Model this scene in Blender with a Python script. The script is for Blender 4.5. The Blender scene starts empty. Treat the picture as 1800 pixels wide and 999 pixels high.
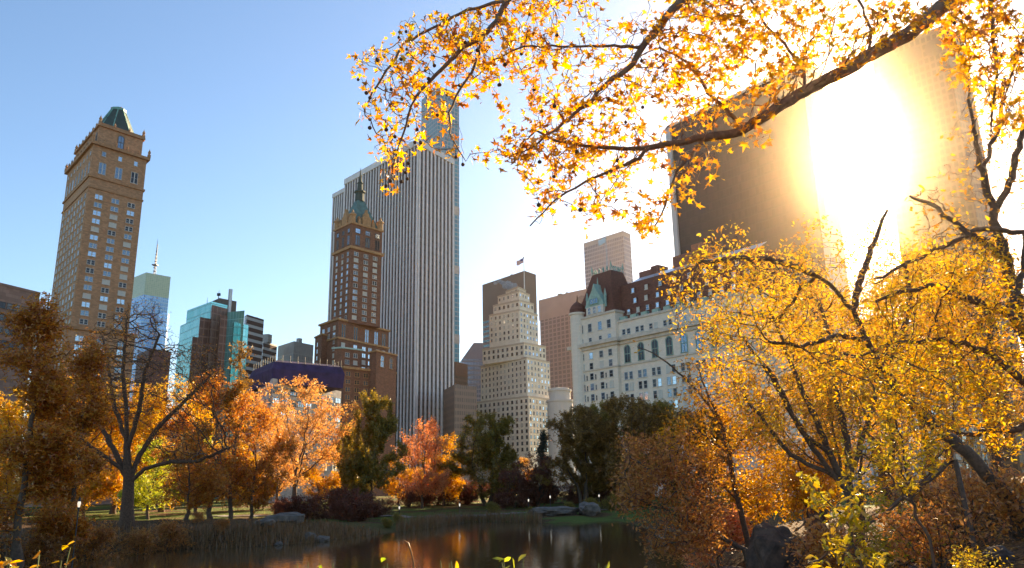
import bpy, math, random
import numpy as np
from mathutils import Vector, Matrix

SC = bpy.context.scene
COL = SC.collection
# ------------------------------------------------------------------ camera
F_PX = 1381.0
PITCH, ROLL = math.radians(14.6), math.radians(-1.08)
EYE = np.array([0.0, 0.0, 5.2])
FWD = np.array([0, math.cos(PITCH), math.sin(PITCH)])
_r0 = np.array([1.0, 0, 0]); _u0 = np.cross(_r0, FWD)
RGT = math.cos(ROLL) * _r0 + math.sin(ROLL) * _u0
UPV = -math.sin(ROLL) * _r0 + math.cos(ROLL) * _u0
cam_d = bpy.data.cameras.new('camera')
cam = bpy.data.objects.new('camera', cam_d); COL.objects.link(cam)
cam_d.sensor_width = 36; cam_d.lens = F_PX / 1800 * 36
cam_d.clip_start = 0.1; cam_d.clip_end = 20000
_m = Matrix([[RGT[i], UPV[i], -FWD[i], EYE[i]] for i in range(3)] + [[0, 0, 0, 1]])
cam.matrix_world = _m
SC.camera = cam

def ray(px, py):
    return FWD + (px - 900) / F_PX * RGT + (499.5 - py) / F_PX * UPV
def atY(px, py, Y):
    d = ray(px, py); return EYE + d * (Y / d[1])
def atZ(px, py, z):
    d = ray(px, py); return EYE + d * ((z - EYE[2]) / d[2])

# ------------------------------------------------------------------ light
SUN_DIR = ray(1510, 265); SUN_DIR = SUN_DIR / np.linalg.norm(SUN_DIR)
SUN_EL = math.asin(SUN_DIR[2]); SUN_AZ = math.atan2(SUN_DIR[0], SUN_DIR[1])
sl = bpy.data.lights.new('sun', 'SUN'); sl.energy = 5.0; sl.angle = math.radians(0.5); sl.color = (1, 0.80, 0.54)
so = bpy.data.objects.new('sun', sl); COL.objects.link(so)
so.rotation_euler = Vector(SUN_DIR).to_track_quat('Z', 'Y').to_euler()
so.location = (0, 0, 60)
W = bpy.data.worlds.new('World'); SC.world = W; W.use_nodes = True
nt = W.node_tree; nt.nodes.clear()
wo = nt.nodes.new('ShaderNodeOutputWorld'); bg = nt.nodes.new('ShaderNodeBackground')
sky = nt.nodes.new('ShaderNodeTexSky'); sky.sky_type = 'NISHITA'; sky.sun_disc = False
sky.sun_elevation = SUN_EL; sky.sun_rotation = SUN_AZ
sky.air_density = 0.9; sky.dust_density = 0.35; sky.ozone_density = 4.5
bg.inputs['Strength'].default_value = 0.08
# bright aureole of the low sun itself, in the sky around its direction
tc = nt.nodes.new('ShaderNodeTexCoord')
dp = nt.nodes.new('ShaderNodeVectorMath'); dp.operation = 'DOT_PRODUCT'; dp.inputs[1].default_value = tuple(SUN_DIR)
nt.links.new(tc.outputs['Generated'], dp.inputs[0])
def wmath(op, a, b):
    n = nt.nodes.new('ShaderNodeMath'); n.operation = op
    for i, v in enumerate((a, b)):
        if isinstance(v, (int, float)): n.inputs[i].default_value = v
        else: nt.links.new(v, n.inputs[i])
    return n.outputs[0]
dc = wmath('MAXIMUM', dp.outputs['Value'], 0.0)
g1 = wmath('MULTIPLY', wmath('POWER', dc, 1400.0), 900.0)
g2 = wmath('MULTIPLY', wmath('POWER', dc, 120.0), 4.0)
gs = wmath('ADD', g1, g2)
gcol = nt.nodes.new('ShaderNodeVectorMath'); gcol.operation = 'SCALE'; gcol.inputs[0].default_value = (1.0, 0.82, 0.5)
nt.links.new(gs, gcol.inputs['Scale'])
add = nt.nodes.new('ShaderNodeVectorMath'); add.operation = 'ADD'
tint = nt.nodes.new('ShaderNodeVectorMath'); tint.operation = 'MULTIPLY'; tint.inputs[1].default_value = (0.93, 1.0, 1.0)
nt.links.new(sky.outputs[0], tint.inputs[0]); nt.links.new(tint.outputs[0], add.inputs[0]); nt.links.new(gcol.outputs[0], add.inputs[1])
nt.links.new(add.outputs[0], bg.inputs[0]); nt.links.new(bg.outputs[0], wo.inputs[0])

SC.view_settings.view_transform = 'Standard'; SC.view_settings.look = 'None'
SC.view_settings.gamma = 1.0; SC.view_settings.exposure = 1.8
SC.view_settings.use_curve_mapping = False
SC.view_settings.use_white_balance = True; SC.view_settings.white_balance_temperature = 7600; SC.view_settings.white_balance_tint = 10
SC.render.engine = 'CYCLES'
SC.cycles.use_denoising = True
SC.cycles.max_bounces = 8; SC.cycles.transparent_max_bounces = 8
SC.cycles.volume_bounces = 0; SC.cycles.caustics_reflective = False; SC.cycles.caustics_refractive = False
SC.cycles.sample_clamp_indirect = 6.0
SC.render.resolution_x = 1024; SC.render.resolution_y = 568

HAZE_D, HAZE_G, HAZE_C = 0.00007, 0.93, (1.0, 0.76, 0.50, 1)
# ------------------------------------------------------------------ helpers
def tag(o, label=None, cat=None, group=None, kind=None):
    if label: o['label'] = label
    if cat: o['category'] = cat
    if group: o['group'] = group
    if kind: o['kind'] = kind
    return o
def empty(name, loc, label, cat, group=None):
    o = bpy.data.objects.new(name, None); COL.objects.link(o); o.location = tuple(loc)
    o.empty_display_size = 0.5
    return tag(o, label, cat, group)
def link_mesh(name, me, parent=None, origin=(0, 0, 0)):
    o = bpy.data.objects.new(name, me); COL.objects.link(o)
    if parent is not None: o.parent = parent
    o.location = tuple(origin)
    return o
def np_mesh(name, V, faces, mats, midx=None, smooth=False, uv=None):
    """V (n,3); faces: list of arrays, each (m,k)"""
    me = bpy.data.meshes.new(name)
    V = np.asarray(V, np.float32)
    me.vertices.add(len(V)); me.vertices.foreach_set('co', V.ravel())
    loops = np.concatenate([np.asarray(f, np.int32).ravel() for f in faces])
    tot = np.concatenate([np.full(len(f), np.asarray(f).shape[1], np.int32) for f in faces])
    st = np.concatenate([[0], np.cumsum(tot)[:-1]]).astype(np.int32)
    me.loops.add(len(loops)); me.loops.foreach_set('vertex_index', loops)
    me.polygons.add(len(tot)); me.polygons.foreach_set('loop_start', st); me.polygons.foreach_set('loop_total', tot)
    if midx is not None: me.polygons.foreach_set('material_index', np.asarray(midx, np.int32))
    if smooth: me.polygons.foreach_set('use_smooth', np.ones(len(tot), bool))
    for m in mats: me.materials.append(m)
    me.update(calc_edges=True); me.validate()
    return me

class MB:
    """collects solids; builds ONE mesh object"""
    def __init__(s): s.v = []; s.f = []; s.m = []; s.uv = []
    def face(s, pts, mi=0, uv=None):
        b = len(s.v); s.v += [tuple(map(float, p)) for p in pts]
        s.f.append(tuple(range(b, b + len(pts)))); s.m.append(mi)
        s.uv.append(uv if uv else [(p[0] + p[1], p[2]) for p in pts])
    def loft(s, levels, mi=0, mcap=None, close=True, cap=True):
        """levels: [(poly xy list, z)], side faces with uv in metres"""
        mcap = mi if mcap is None else mcap
        n = len(levels[0][0])
        p0 = levels[0][0]; acc = [0.0]
        for i in range(n): acc.append(acc[-1] + math.dist(p0[i], p0[(i + 1) % n]))
        for (pa, za), (pb, zb) in zip(levels[:-1], levels[1:]):
            for i in range(n if close else n - 1):
                j = (i + 1) % n
                s.face([(*pa[i], za), (*pa[j], za), (*pb[j], zb), (*pb[i], zb)], mi,
                       [(acc[i], za), (acc[i + 1], za), (acc[i + 1], zb), (acc[i], zb)])
        if cap:
            s.face([(*p, levels[-1][1]) for p in levels[-1][0]], mcap)
            s.face([(*p, levels[0][1]) for p in reversed(levels[0][0])], mcap)
    def box(s, o, ax, ay, az, mi=0):
        """o corner, three edge vectors"""
        o, ax, ay, az = map(np.asarray, (o, ax, ay, az))
        c = [o, o + ax, o + ax + ay, o + ay, o + az, o + ax + az, o + ax + ay + az, o + ay + az]
        for q in ((3, 2, 1, 0), (4, 5, 6, 7), (0, 1, 5, 4), (1, 2, 6, 5), (2, 3, 7, 6), (3, 0, 4, 7)):
            s.face([c[i] for i in q], mi)
    def cbox(s, c, sx, sy, sz, mi=0, rz=0):
        ca, sa = math.cos(rz), math.sin(rz)
        ax = np.array([ca, sa, 0]) * sx; ay = np.array([-sa, ca, 0]) * sy; az = np.array([0, 0, sz])
        s.box(np.asarray(c, float) - ax / 2 - ay / 2, ax, ay, az, mi)
    def lathe(s, c, prof, n=10, mi=0):
        for (ra, za), (rb, zb) in zip(prof[:-1], prof[1:]):
            for i in range(n):
                a, b = 2 * math.pi * i / n, 2 * math.pi * (i + 1) / n
                P = lambda r, t, z: (c[0] + r * math.cos(t), c[1] + r * math.sin(t), c[2] + z)
                if rb < 1e-5: s.face([P(ra, a, za), P(ra, b, za), P(0, 0, zb)], mi)
                elif ra < 1e-5: s.face([P(0, 0, za), P(rb, b, zb), P(rb, a, zb)], mi)
                else: s.face([P(ra, a, za), P(ra, b, za), P(rb, b, zb), P(rb, a, zb)], mi)
    def build(s, name, mats, parent=None, origin=(0, 0, 0), smooth=False):
        me = bpy.data.meshes.new(name)
        ox = np.asarray(origin, float)
        me.from_pydata([tuple(np.array(v) - ox) for v in s.v], [], s.f)
        mats = mats if isinstance(mats, (list, tuple)) else [mats]
        for m in mats: me.materials.append(m)
        me.polygons.foreach_set('material_index', s.m)
        ul = me.uv_layers.new(name='UVMap')
        ul.data.foreach_set('uv', np.array([c for f in s.uv for c in f], np.float32).ravel())
        if smooth: me.polygons.foreach_set('use_smooth', [True] * len(s.f))
        me.update()
        o = bpy.data.objects.new(name, me); COL.objects.link(o)
        if parent is not None: o.parent = parent
        else: o.location = tuple(ox)
        return o

# ------------------------------------------------------------------ materials
def new_mat(name):
    m = bpy.data.materials.new(name); m.use_nodes = True
    t = m.node_tree; p = t.nodes['Principled BSDF']
    return m, t, p
def nd(t, typ, **kw):
    n = t.nodes.new(typ)
    for k, v in kw.items():
        if k.startswith('i_'): n.inputs[int(k[2:]) if k[2:].isdigit() else k[2:]].default_value = v
        else: setattr(n, k, v)
    return n
def mth(t, op, a, b=0.0):
    n = t.nodes.new('ShaderNodeMath'); n.operation = op
    for i, v in enumerate((a, b)):
        if isinstance(v, (int, float)): n.inputs[i].default_value = v
        else: t.links.new(v, n.inputs[i])
    return n.outputs[0]
def mix(t, fac, a, b):
    n = t.nodes.new('ShaderNodeMix'); n.data_type = 'RGBA'
    for i, v in ((0, fac), (6, a), (7, b)):
        if isinstance(v, (int, float)): n.inputs[i].default_value = v
        elif isinstance(v, tuple): n.inputs[i].default_value = v if len(v) == 4 else (*v, 1)
        else: t.links.new(v, n.inputs[i])
    return n.outputs[2]
_mc = {}
def plain(name, col, rough=0.6, metal=0.0, var=0.25, scale=3.0, bump=0.0):
    if name in _mc: return _mc[name]
    m, t, p = new_mat(name)
    tcn = nd(t, 'ShaderNodeTexCoord')
    n1 = nd(t, 'ShaderNodeTexNoise', i_Scale=scale, i_Detail=6.0, i_Roughness=0.65)
    t.links.new(tcn.outputs['Object'], n1.inputs['Vector'])
    f = nd(t, 'ShaderNodeMapRange'); f.inputs[1].default_value = 0.3; f.inputs[2].default_value = 0.7
    t.links.new(n1.outputs[0], f.inputs[0])
    lo = tuple(c * (1 - var) for c in col); hi = tuple(min(1, c * (1 + var)) for c in col)
    t.links.new(mix(t, f.outputs[0], lo, hi), p.inputs['Base Color'])
    p.inputs['Roughness'].default_value = rough; p.inputs['Metallic'].default_value = metal
    if bump:
        b = nd(t, 'ShaderNodeBump', i_Strength=bump); t.links.new(n1.outputs[0], b.inputs['Height'])
        t.links.new(b.outputs[0], p.inputs['Normal'])
    _mc[name] = m; return m
def masonry(name, col, course=0.6, var=0.22, stain=0.3, rough=0.85):
    """brick or stone: courses, blocks of varied tone, weather streaks; uv in metres"""
    if name in _mc: return _mc[name]
    m, t, p = new_mat(name)
    uv = nd(t, 'ShaderNodeUVMap')
    br = nd(t, 'ShaderNodeTexBrick', i_Scale=1.0)
    br.inputs['Brick Width'].default_value = course * 2; br.inputs['Row Height'].default_value = course
    br.inputs['Mortar Size'].default_value = 0.03 * course
    br.inputs['Color1'].default_value = (*[c * (1 - var) for c in col], 1)
    br.inputs['Color2'].default_value = (*[min(1, c * (1 + var)) for c in col], 1)
    br.inputs['Mortar'].default_value = (*[c * 0.75 for c in col], 1)
    t.links.new(uv.outputs[0], br.inputs['Vector'])
    mp = nd(t, 'ShaderNodeMapping'); mp.inputs['Scale'].default_value = (0.35, 0.03, 1)
    t.links.new(uv.outputs[0], mp.inputs[0])
    n1 = nd(t, 'ShaderNodeTexNoise', i_Scale=1.0, i_Detail=5.0); t.links.new(mp.outputs[0], n1.inputs['Vector'])
    n2 = nd(t, 'ShaderNodeTexNoise', i_Scale=0.06, i_Detail=4.0); t.links.new(uv.outputs[0], n2.inputs['Vector'])
    s = mth(t, 'ADD', n1.outputs[0], n2.outputs[0])
    k = mth(t, 'MULTIPLY', mth(t, 'SUBTRACT', s, 0.8), 2.0)
    kk = nd(t, 'ShaderNodeClamp'); t.links.new(k, kk.inputs[0])
    kf = mth(t, 'MULTIPLY', kk.outputs[0], stain)
    t.links.new(mix(t, kf, br.outputs[0], tuple(c * 0.55 for c in col)), p.inputs['Base Color'])
    p.inputs['Roughness'].default_value = rough
    p.inputs['Specular IOR Level'].default_value = 0.25
    _mc[name] = m; return m
def curtain(name, pw, ph, line, g1, g2, lc, sp=0.0, sc=None, metal=0.75, rough=0.12, vline=None, lrough=0.5):
    """glass wall: panes of varied tint, mullions, optional spandrel band; uv in metres"""
    if name in _mc: return _mc[name]
    m, t, p = new_mat(name)
    uv = nd(t, 'ShaderNodeUVMap'); sx = nd(t, 'ShaderNodeSeparateXYZ'); t.links.new(uv.outputs[0], sx.inputs[0])
    u = mth(t, 'DIVIDE', sx.outputs[0], pw); v = mth(t, 'DIVIDE', sx.outputs[1], ph)
    fu = mth(t, 'FRACT', u); fv = mth(t, 'FRACT', v)
    cx = nd(t, 'ShaderNodeCombineXYZ'); t.links.new(mth(t, 'FLOOR', u), cx.inputs[0]); t.links.new(mth(t, 'FLOOR', v), cx.inputs[1])
    wn = nd(t, 'ShaderNodeTexWhiteNoise'); wn.noise_dimensions = '2D'; t.links.new(cx.outputs[0], wn.inputs[0])
    n2 = nd(t, 'ShaderNodeTexNoise', i_Scale=0.05, i_Detail=3.0); t.links.new(uv.outputs[0], n2.inputs['Vector'])
    f = mth(t, 'ADD', mth(t, 'MULTIPLY', wn.outputs[0], 0.6), mth(t, 'MULTIPLY', n2.outputs[0], 0.4))
    col = mix(t, f, g1, g2)
    glassf = 1.0
    if sp > 0:
        spm = mth(t, 'LESS_THAN', fv, sp)
        col = mix(t, spm, col, sc)
        sp_n = mth(t, 'SUBTRACT', 1.0, spm)
    lu = mth(t, 'LESS_THAN', fu, line); lv = mth(t, 'LESS_THAN', fv, vline if vline is not None else line)
    lm = mth(t, 'MAXIMUM', lu, lv)
    col = mix(t, lm, col, lc)
    gm = mth(t, 'SUBTRACT', 1.0, lm)
    if sp > 0: gm = mth(t, 'MULTIPLY', gm, sp_n)
    t.links.new(col, p.inputs['Base Color'])
    t.links.new(mth(t, 'MULTIPLY', gm, metal), p.inputs['Metallic'])
    t.links.new(mth(t, 'SUBTRACT', lrough, mth(t, 'MULTIPLY', gm, lrough - rough)), p.inputs['Roughness'])
    _mc[name] = m; return m
def leaf_mat(name, cols, trans=0.55, gloss=0.06):
    """leaf tone differs from leaf to leaf; lets sunlight through"""
    if name in _mc: return _mc[name]
    m, t, p = new_mat(name); t.nodes.remove(p)
    geo = nd(t, 'ShaderNodeNewGeometry'); rp = nd(t, 'ShaderNodeValToRGB')
    els = rp.color_ramp.elements
    for i, c in enumerate(cols):
        pos = i / max(1, len(cols) - 1)
        if i < 2: e = els[i]; e.position = pos
        else: e = els.new(pos)
        e.color = (*c, 1)
    t.links.new(geo.outputs['Random Per Island'], rp.inputs[0])
    d = nd(t, 'ShaderNodeBsdfDiffuse'); tr = nd(t, 'ShaderNodeBsdfTranslucent'); gl = nd(t, 'ShaderNodeBsdfGlossy', i_Roughness=0.35)
    t.links.new(rp.outputs[0], d.inputs[0]); t.links.new(rp.outputs[0], tr.inputs[0])
    m1 = nd(t, 'ShaderNodeMixShader', i_0=trans); t.links.new(d.outputs[0], m1.inputs[1]); t.links.new(tr.outputs[0], m1.inputs[2])
    m2 = nd(t, 'ShaderNodeMixShader', i_0=gloss); t.links.new(m1.outputs[0], m2.inputs[1]); t.links.new(gl.outputs[0], m2.inputs[2])
    t.links.new(m2.outputs[0], t.nodes['Material Output'].inputs[0])
    _mc[name] = m; return m
BARK = plain('bark', (0.11, 0.066, 0.042), 0.9, var=0.45, scale=9, bump=0.6)
BARK2 = plain('grey_bark', (0.11, 0.085, 0.065), 0.9, var=0.45, scale=9, bump=0.6)
STEEL = plain('dark_metal', (0.05, 0.05, 0.055), 0.45, 0.5)
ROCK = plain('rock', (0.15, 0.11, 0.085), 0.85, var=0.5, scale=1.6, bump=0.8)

# ------------------------------------------------------------------ ground and water
POND = [tuple(atZ(px, py, 0)[:2]) for px, py in
        [(1262, 999), (1232, 985), (1190, 960), (1150, 935), (1110, 921), (1080, 915), (1000, 920), (900, 918), (840, 917), (800, 920), (740, 930),
         (650, 940), (540, 955), (430, 962), (290, 967), (120, 976), (-60, 986)]] + [(-46, 62), (-40, 44), (-26, 30), (-8, 25), (4, 27), (9.5, 36), (12.3, 46)]
def seg_sd(X, Y, poly):
    P = np.array(poly); d2 = np.full(X.shape, 1e18); ins = np.zeros(X.shape, bool)
    n = len(P)
    for i in range(n):
        a, b = P[i], P[(i + 1) % n]
        e = b - a; t = np.clip(((X - a[0]) * e[0] + (Y - a[1]) * e[1]) / (e @ e), 0, 1)
        d2 = np.minimum(d2, (X - a[0] - t * e[0]) ** 2 + (Y - a[1] - t * e[1]) ** 2)
        c = (a[1] > Y) != (b[1] > Y)
        with np.errstate(divide='ignore', invalid='ignore'):
            xi = (b[0] - a[0]) * (Y - a[1]) / (b[1] - a[1]) + a[0]
        ins ^= c & (X < xi)
    d = np.sqrt(d2); return np.where(ins, -d, d)
def sstep(a, b, x):
    t = np.clip((x - a) / (b - a), 0, 1); return t * t * (3 - 2 * t)
def gz(X, Y):
    X = np.asarray(X, float); Y = np.asarray(Y, float)
    sd = seg_sd(X, Y, POND)
    near = (1 - sstep(38, 100, Y)) * sstep(-20, 2, X)
    left = sstep(-14, -30, X) * (1 - sstep(95, 125, Y))
    amp = 0.9 + 1.5 * left + 3.4 * near
    z = amp * (1 - np.exp(-np.maximum(sd, 0) / (5 + 5 * near)))
    z = z + np.minimum(9.0, 0.16 * np.maximum(0, X - 6 - 0.28 * np.maximum(0, Y - 10))) * near * sstep(0, 8, sd)
    z = z + 0.018 * np.clip(Y - 150, 0, 120) * sstep(0, 10, sd)
    z = np.where(sd < 0, np.maximum(-1.2, sd * 0.25), z)
    bump = 0.10 * np.sin(X * 0.9 + 1.3 * np.sin(Y * 0.5)) * np.sin(Y * 0.7 + X * 0.2) + 0.05 * np.sin(X * 2.3 + Y * 1.7)
    return z + bump * sstep(0.2, 3, sd) * (1 - sstep(150, 220, Y))
def gz1(x, y): return float(gz(np.array([x]), np.array([y]))[0])

def axis(lo, hi, fine_lo, fine_hi, st):
    a = list(np.arange(fine_lo, fine_hi + 1e-6, st)); x = fine_hi; s = st
    while x < hi: s *= 1.25; x += s; a.append(x)
    x = fine_lo; s = st
    while x > lo: s *= 1.25; x -= s; a.insert(0, x)
    return np.array(a)
gx = axis(-2500, 2500, -80, 60, 0.9); gy = axis(-300, 3200, -6, 190, 0.9)
GX, GY = np.meshgrid(gx, gy)
V = np.stack([GX.ravel(), GY.ravel(), gz(GX.ravel(), GY.ravel())], 1)
nx = len(gx); q = (np.arange(len(gy) - 1)[:, None] * nx + np.arange(nx - 1)[None]).ravel()
FQ = np.stack([q, q + 1, q + nx + 1, q + nx], 1)
m, t, p = new_mat('leaf_litter_ground'); tcn = nd(t, 'ShaderNodeTexCoord')
vo = nd(t, 'ShaderNodeTexVoronoi', i_Scale=9.0); t.links.new(tcn.outputs['Object'], vo.inputs['Vector'])
rp = nd(t, 'ShaderNodeValToRGB'); e = rp.color_ramp.elements
e[0].color = (0.035, 0.02, 0.012, 1); e[1].color = (0.20, 0.10, 0.035, 1); x = e.new(0.5); x.color = (0.09, 0.048, 0.022, 1)
sepc = nd(t, 'ShaderNodeSeparateColor'); t.links.new(vo.outputs['Color'], sepc.inputs[0]); t.links.new(sepc.outputs[0], rp.inputs[0])
n1 = nd(t, 'ShaderNodeTexNoise', i_Scale=0.09, i_Detail=5.0); t.links.new(tcn.outputs['Object'], n1.inputs['Vector'])
sx = nd(t, 'ShaderNodeSeparateXYZ'); t.links.new(tcn.outputs['Object'], sx.inputs[0])
# lawn on the flat land beyond the pond, litter on the wooded banks
fy = nd(t, 'ShaderNodeMapRange'); fy.inputs[1].default_value = 100; fy.inputs[2].default_value = 128; t.links.new(sx.outputs[1], fy.inputs[0])
nn = nd(t, 'ShaderNodeMapRange'); nn.inputs[1].default_value = 0.42; nn.inputs[2].default_value = 0.5; t.links.new(n1.outputs[0], nn.inputs[0])
gmask = mth(t, 'MULTIPLY', fy.outputs[0], nn.outputs[0])
n3 = nd(t, 'ShaderNodeTexNoise', i_Scale=4.0, i_Detail=6.0); t.links.new(tcn.outputs['Object'], n3.inputs['Vector'])
grass = mix(t, n3.outputs[0], (0.05, 0.075, 0.012), (0.13, 0.16, 0.03))
t.links.new(mix(t, gmask, rp.outputs[0], grass), p.inputs['Base Color']); p.inputs['Roughness'].default_value = 0.95
p.inputs['Specular IOR Level'].default_value = 0.1
bm_ = nd(t, 'ShaderNodeBump', i_Strength=0.7, i_Distance=0.05); t.links.new(vo.outputs['Distance'], bm_.inputs['Height']); t.links.new(bm_.outputs[0], p.inputs['Normal'])
GROUND = m
tag(link_mesh('ground', np_mesh('ground', V, [FQ], [GROUND], smooth=True)), kind='structure')

m, t, p = new_mat('pond_water'); tcn = nd(t, 'ShaderNodeTexCoord')
mp = nd(t, 'ShaderNodeMapping'); mp.inputs['Scale'].default_value = (1.0, 0.55, 1); t.links.new(tcn.outputs['Object'], mp.inputs[0])
n1 = nd(t, 'ShaderNodeTexNoise', i_Scale=1.6, i_Detail=3.0); t.links.new(mp.outputs[0], n1.inputs['Vector'])
b = nd(t, 'ShaderNodeBump', i_Strength=0.22, i_Distance=0.06); t.links.new(n1.outputs[0], b.inputs['Height']); t.links.new(b.outputs[0], p.inputs['Normal'])
p.inputs['Base Color'].default_value = (0.11, 0.058, 0.024, 1); p.inputs['Roughness'].default_value = 0.06
p.inputs['IOR'].default_value = 1.33
wm = MB(); wm.face([(-120, 10, 0), (60, 10, 0), (60, 160, 0), (-120, 160, 0)])
tag(wm.build('pond_water', m), kind='structure')
# path round the far lawn: a sheet following the ground
def ribbon(name, pts, w, mat, dz):
    P = []
    for (x0, y0), (x1, y1) in zip(pts[:-1], pts[1:]):
        n = max(2, int(math.dist((x0, y0), (x1, y1)) / 1.0))
        for k in range(n): P.append((x0 + (x1 - x0) * k / n, y0 + (y1 - y0) * k / n))
    P.append(pts[-1]); P = np.array(P); T = np.gradient(P, axis=0); T /= np.linalg.norm(T, axis=1)[:, None]
    N = np.stack([-T[:, 1], T[:, 0]], 1)
    rows = [P + N * w * s for s in (-.5, -.25, 0, .25, .5)]
    V = np.concatenate([np.column_stack([r_, gz(r_[:, 0], r_[:, 1]) + dz]) for r_ in rows])
    n = len(P); F = []
    for a in range(4):
        i = np.arange(n - 1) + a * n; F.append(np.stack([i, i + 1, i + n + 1, i + n], 1))
    return tag(link_mesh(name, np_mesh(name, V, F, [mat], smooth=True)), kind='structure')
ribbon('path', [(-60, 158), (-30, 152), (-18, 139), (-12, 141), (6, 152), (30, 156), (60, 152)], 2.6,
       plain('path_asphalt', (0.19, 0.17, 0.155), 0.9, var=0.2), 0.12)
MATS_READY = True

# ------------------------------------------------------------------ building kit
def pz(px, py, Y): return float(atY(px, py, Y)[2])
def tri(L, B, C, Yf):
    """three upper corners seen in the photo, the middle one Yf metres off -> footprint A,B,C,D and height"""
    z = pz(*B, Yf)
    P = [np.array(atZ(*q, z)[:2]) for q in (L, B, C)]
    return [P[0], P[1], P[2], P[0] + P[2] - P[1]], z
def inset(poly, d):
    P = [np.asarray(p, float) for p in poly]; c = sum(P) / len(P); n = len(P); L = []
    for i in range(n):
        a, b = P[i], P[(i + 1) % n]; e = (b - a) / np.linalg.norm(b - a); nn = np.array([-e[1], e[0]])
        if nn @ (c - a) < 0: nn = -nn
        L.append((a + nn * d, e))
    out = []
    for i in range(n):
        (p0, e0), (p1, e1) = L[i - 1], L[i]
        M = np.array([e0, -e1]).T; t_ = np.linalg.solve(M, p1 - p0); out.append(p0 + e0 * t_[0])
    return out
def lerp(a, b, t): return np.asarray(a) * (1 - t) + np.asarray(b) * t
GL_SKY = plain('bright_glass', (0.62, 0.72, 0.80), 0.08, 0.9, var=0.1)
GL_DARK = plain('dark_glass', (0.03, 0.035, 0.045), 0.05, 0.0, var=0.3)
GL_MID = plain('blue_glass', (0.24, 0.31, 0.37), 0.08, 0.7, var=0.2)
GL_BLIND = plain('drawn_blind', (0.62, 0.58, 0.50), 0.7, 0.0, var=0.1)
FR_WHITE = plain('pale_frame', (0.62, 0.58, 0.52), 0.6, var=0.1)
FR_DARK = plain('dark_frame', (0.08, 0.06, 0.05), 0.6, var=0.1)
FR_BRONZE = plain('bronze_frame', (0.14, 0.10, 0.075), 0.5, var=0.1)
FR_GREEN = plain('verdigris_frame', (0.20, 0.32, 0.26), 0.7, var=0.2)
GLASS = [GL_SKY, GL_DARK, GL_MID, GL_BLIND]

def win_geo(w, h, style):
    """frame, sill and panes of one window; x along wall, y out, z up; mat 0 frame, 1 glass"""
    b = MB()
    def bx(x0, x1, y0, y1, z0, z1, mi): b.box((x0, y0, z0), (x1 - x0, 0, 0), (0, y1 - y0, 0), (0, 0, z1 - z0), mi)
    fw = min(0.14, w * 0.09)
    W2 = w / 2
    if style == 'arch':
        n = 8; zc = h - W2
        pts = [(-W2, 0.03, 0), (W2, 0.03, 0)] + [(W2 * math.cos(a), 0.03, zc + W2 * math.sin(a)) for a in [math.pi * i / n for i in range(n + 1)]]
        b.face(pts, 1)
        for i in range(n):
            a0, a1 = math.pi * i / n, math.pi * (i + 1) / n
            r0, r1 = W2, W2 + 0.25
            q = [(r0 * math.cos(a0), zc + r0 * math.sin(a0)), (r1 * math.cos(a0), zc + r1 * math.sin(a0)), (r1 * math.cos(a1), zc + r1 * math.sin(a1)), (r0 * math.cos(a1), zc + r0 * math.sin(a1))]
            b.face([(x, 0.16, z) for x, z in q], 0)
        bx(-W2 - .1, W2 + .1, 0, .14, h * .5 - .12, h * .5 + .12, 0)
        for s in (-1, 1): bx(s * W2 - .12, s * W2 + .12, 0, .15, 0, zc, 0)
        bx(-.06, .06, 0, .1, 0, h - .05, 0)
    else:
        bx(-W2, W2, 0, 0.03, 0, h, 1)
        bx(-W2 - fw, -W2, 0, .10, 0, h, 0); bx(W2, W2 + fw, 0, .10, 0, h, 0)
        bx(-W2 - fw, W2 + fw, 0, .13, h, h + fw, 0)
        bx(-W2, W2, .03, .08, h * .48, h * .48 + .07, 0)
        if style == 'pair': bx(-.17 if w > 2 else -.1, .17 if w > 2 else .1, .03, .11, 0, h, 0)
        elif style == 'triple':
            for x in (-w / 6, w / 6): bx(x - .08, x + .08, .03, .11, 0, h, 0)
    bx(-W2 - fw - .1, W2 + fw + .1, 0, .28, -.2, -.002, 0)
    return np.array(b.v, float), b.f, b.m
_wg = {}
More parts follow.
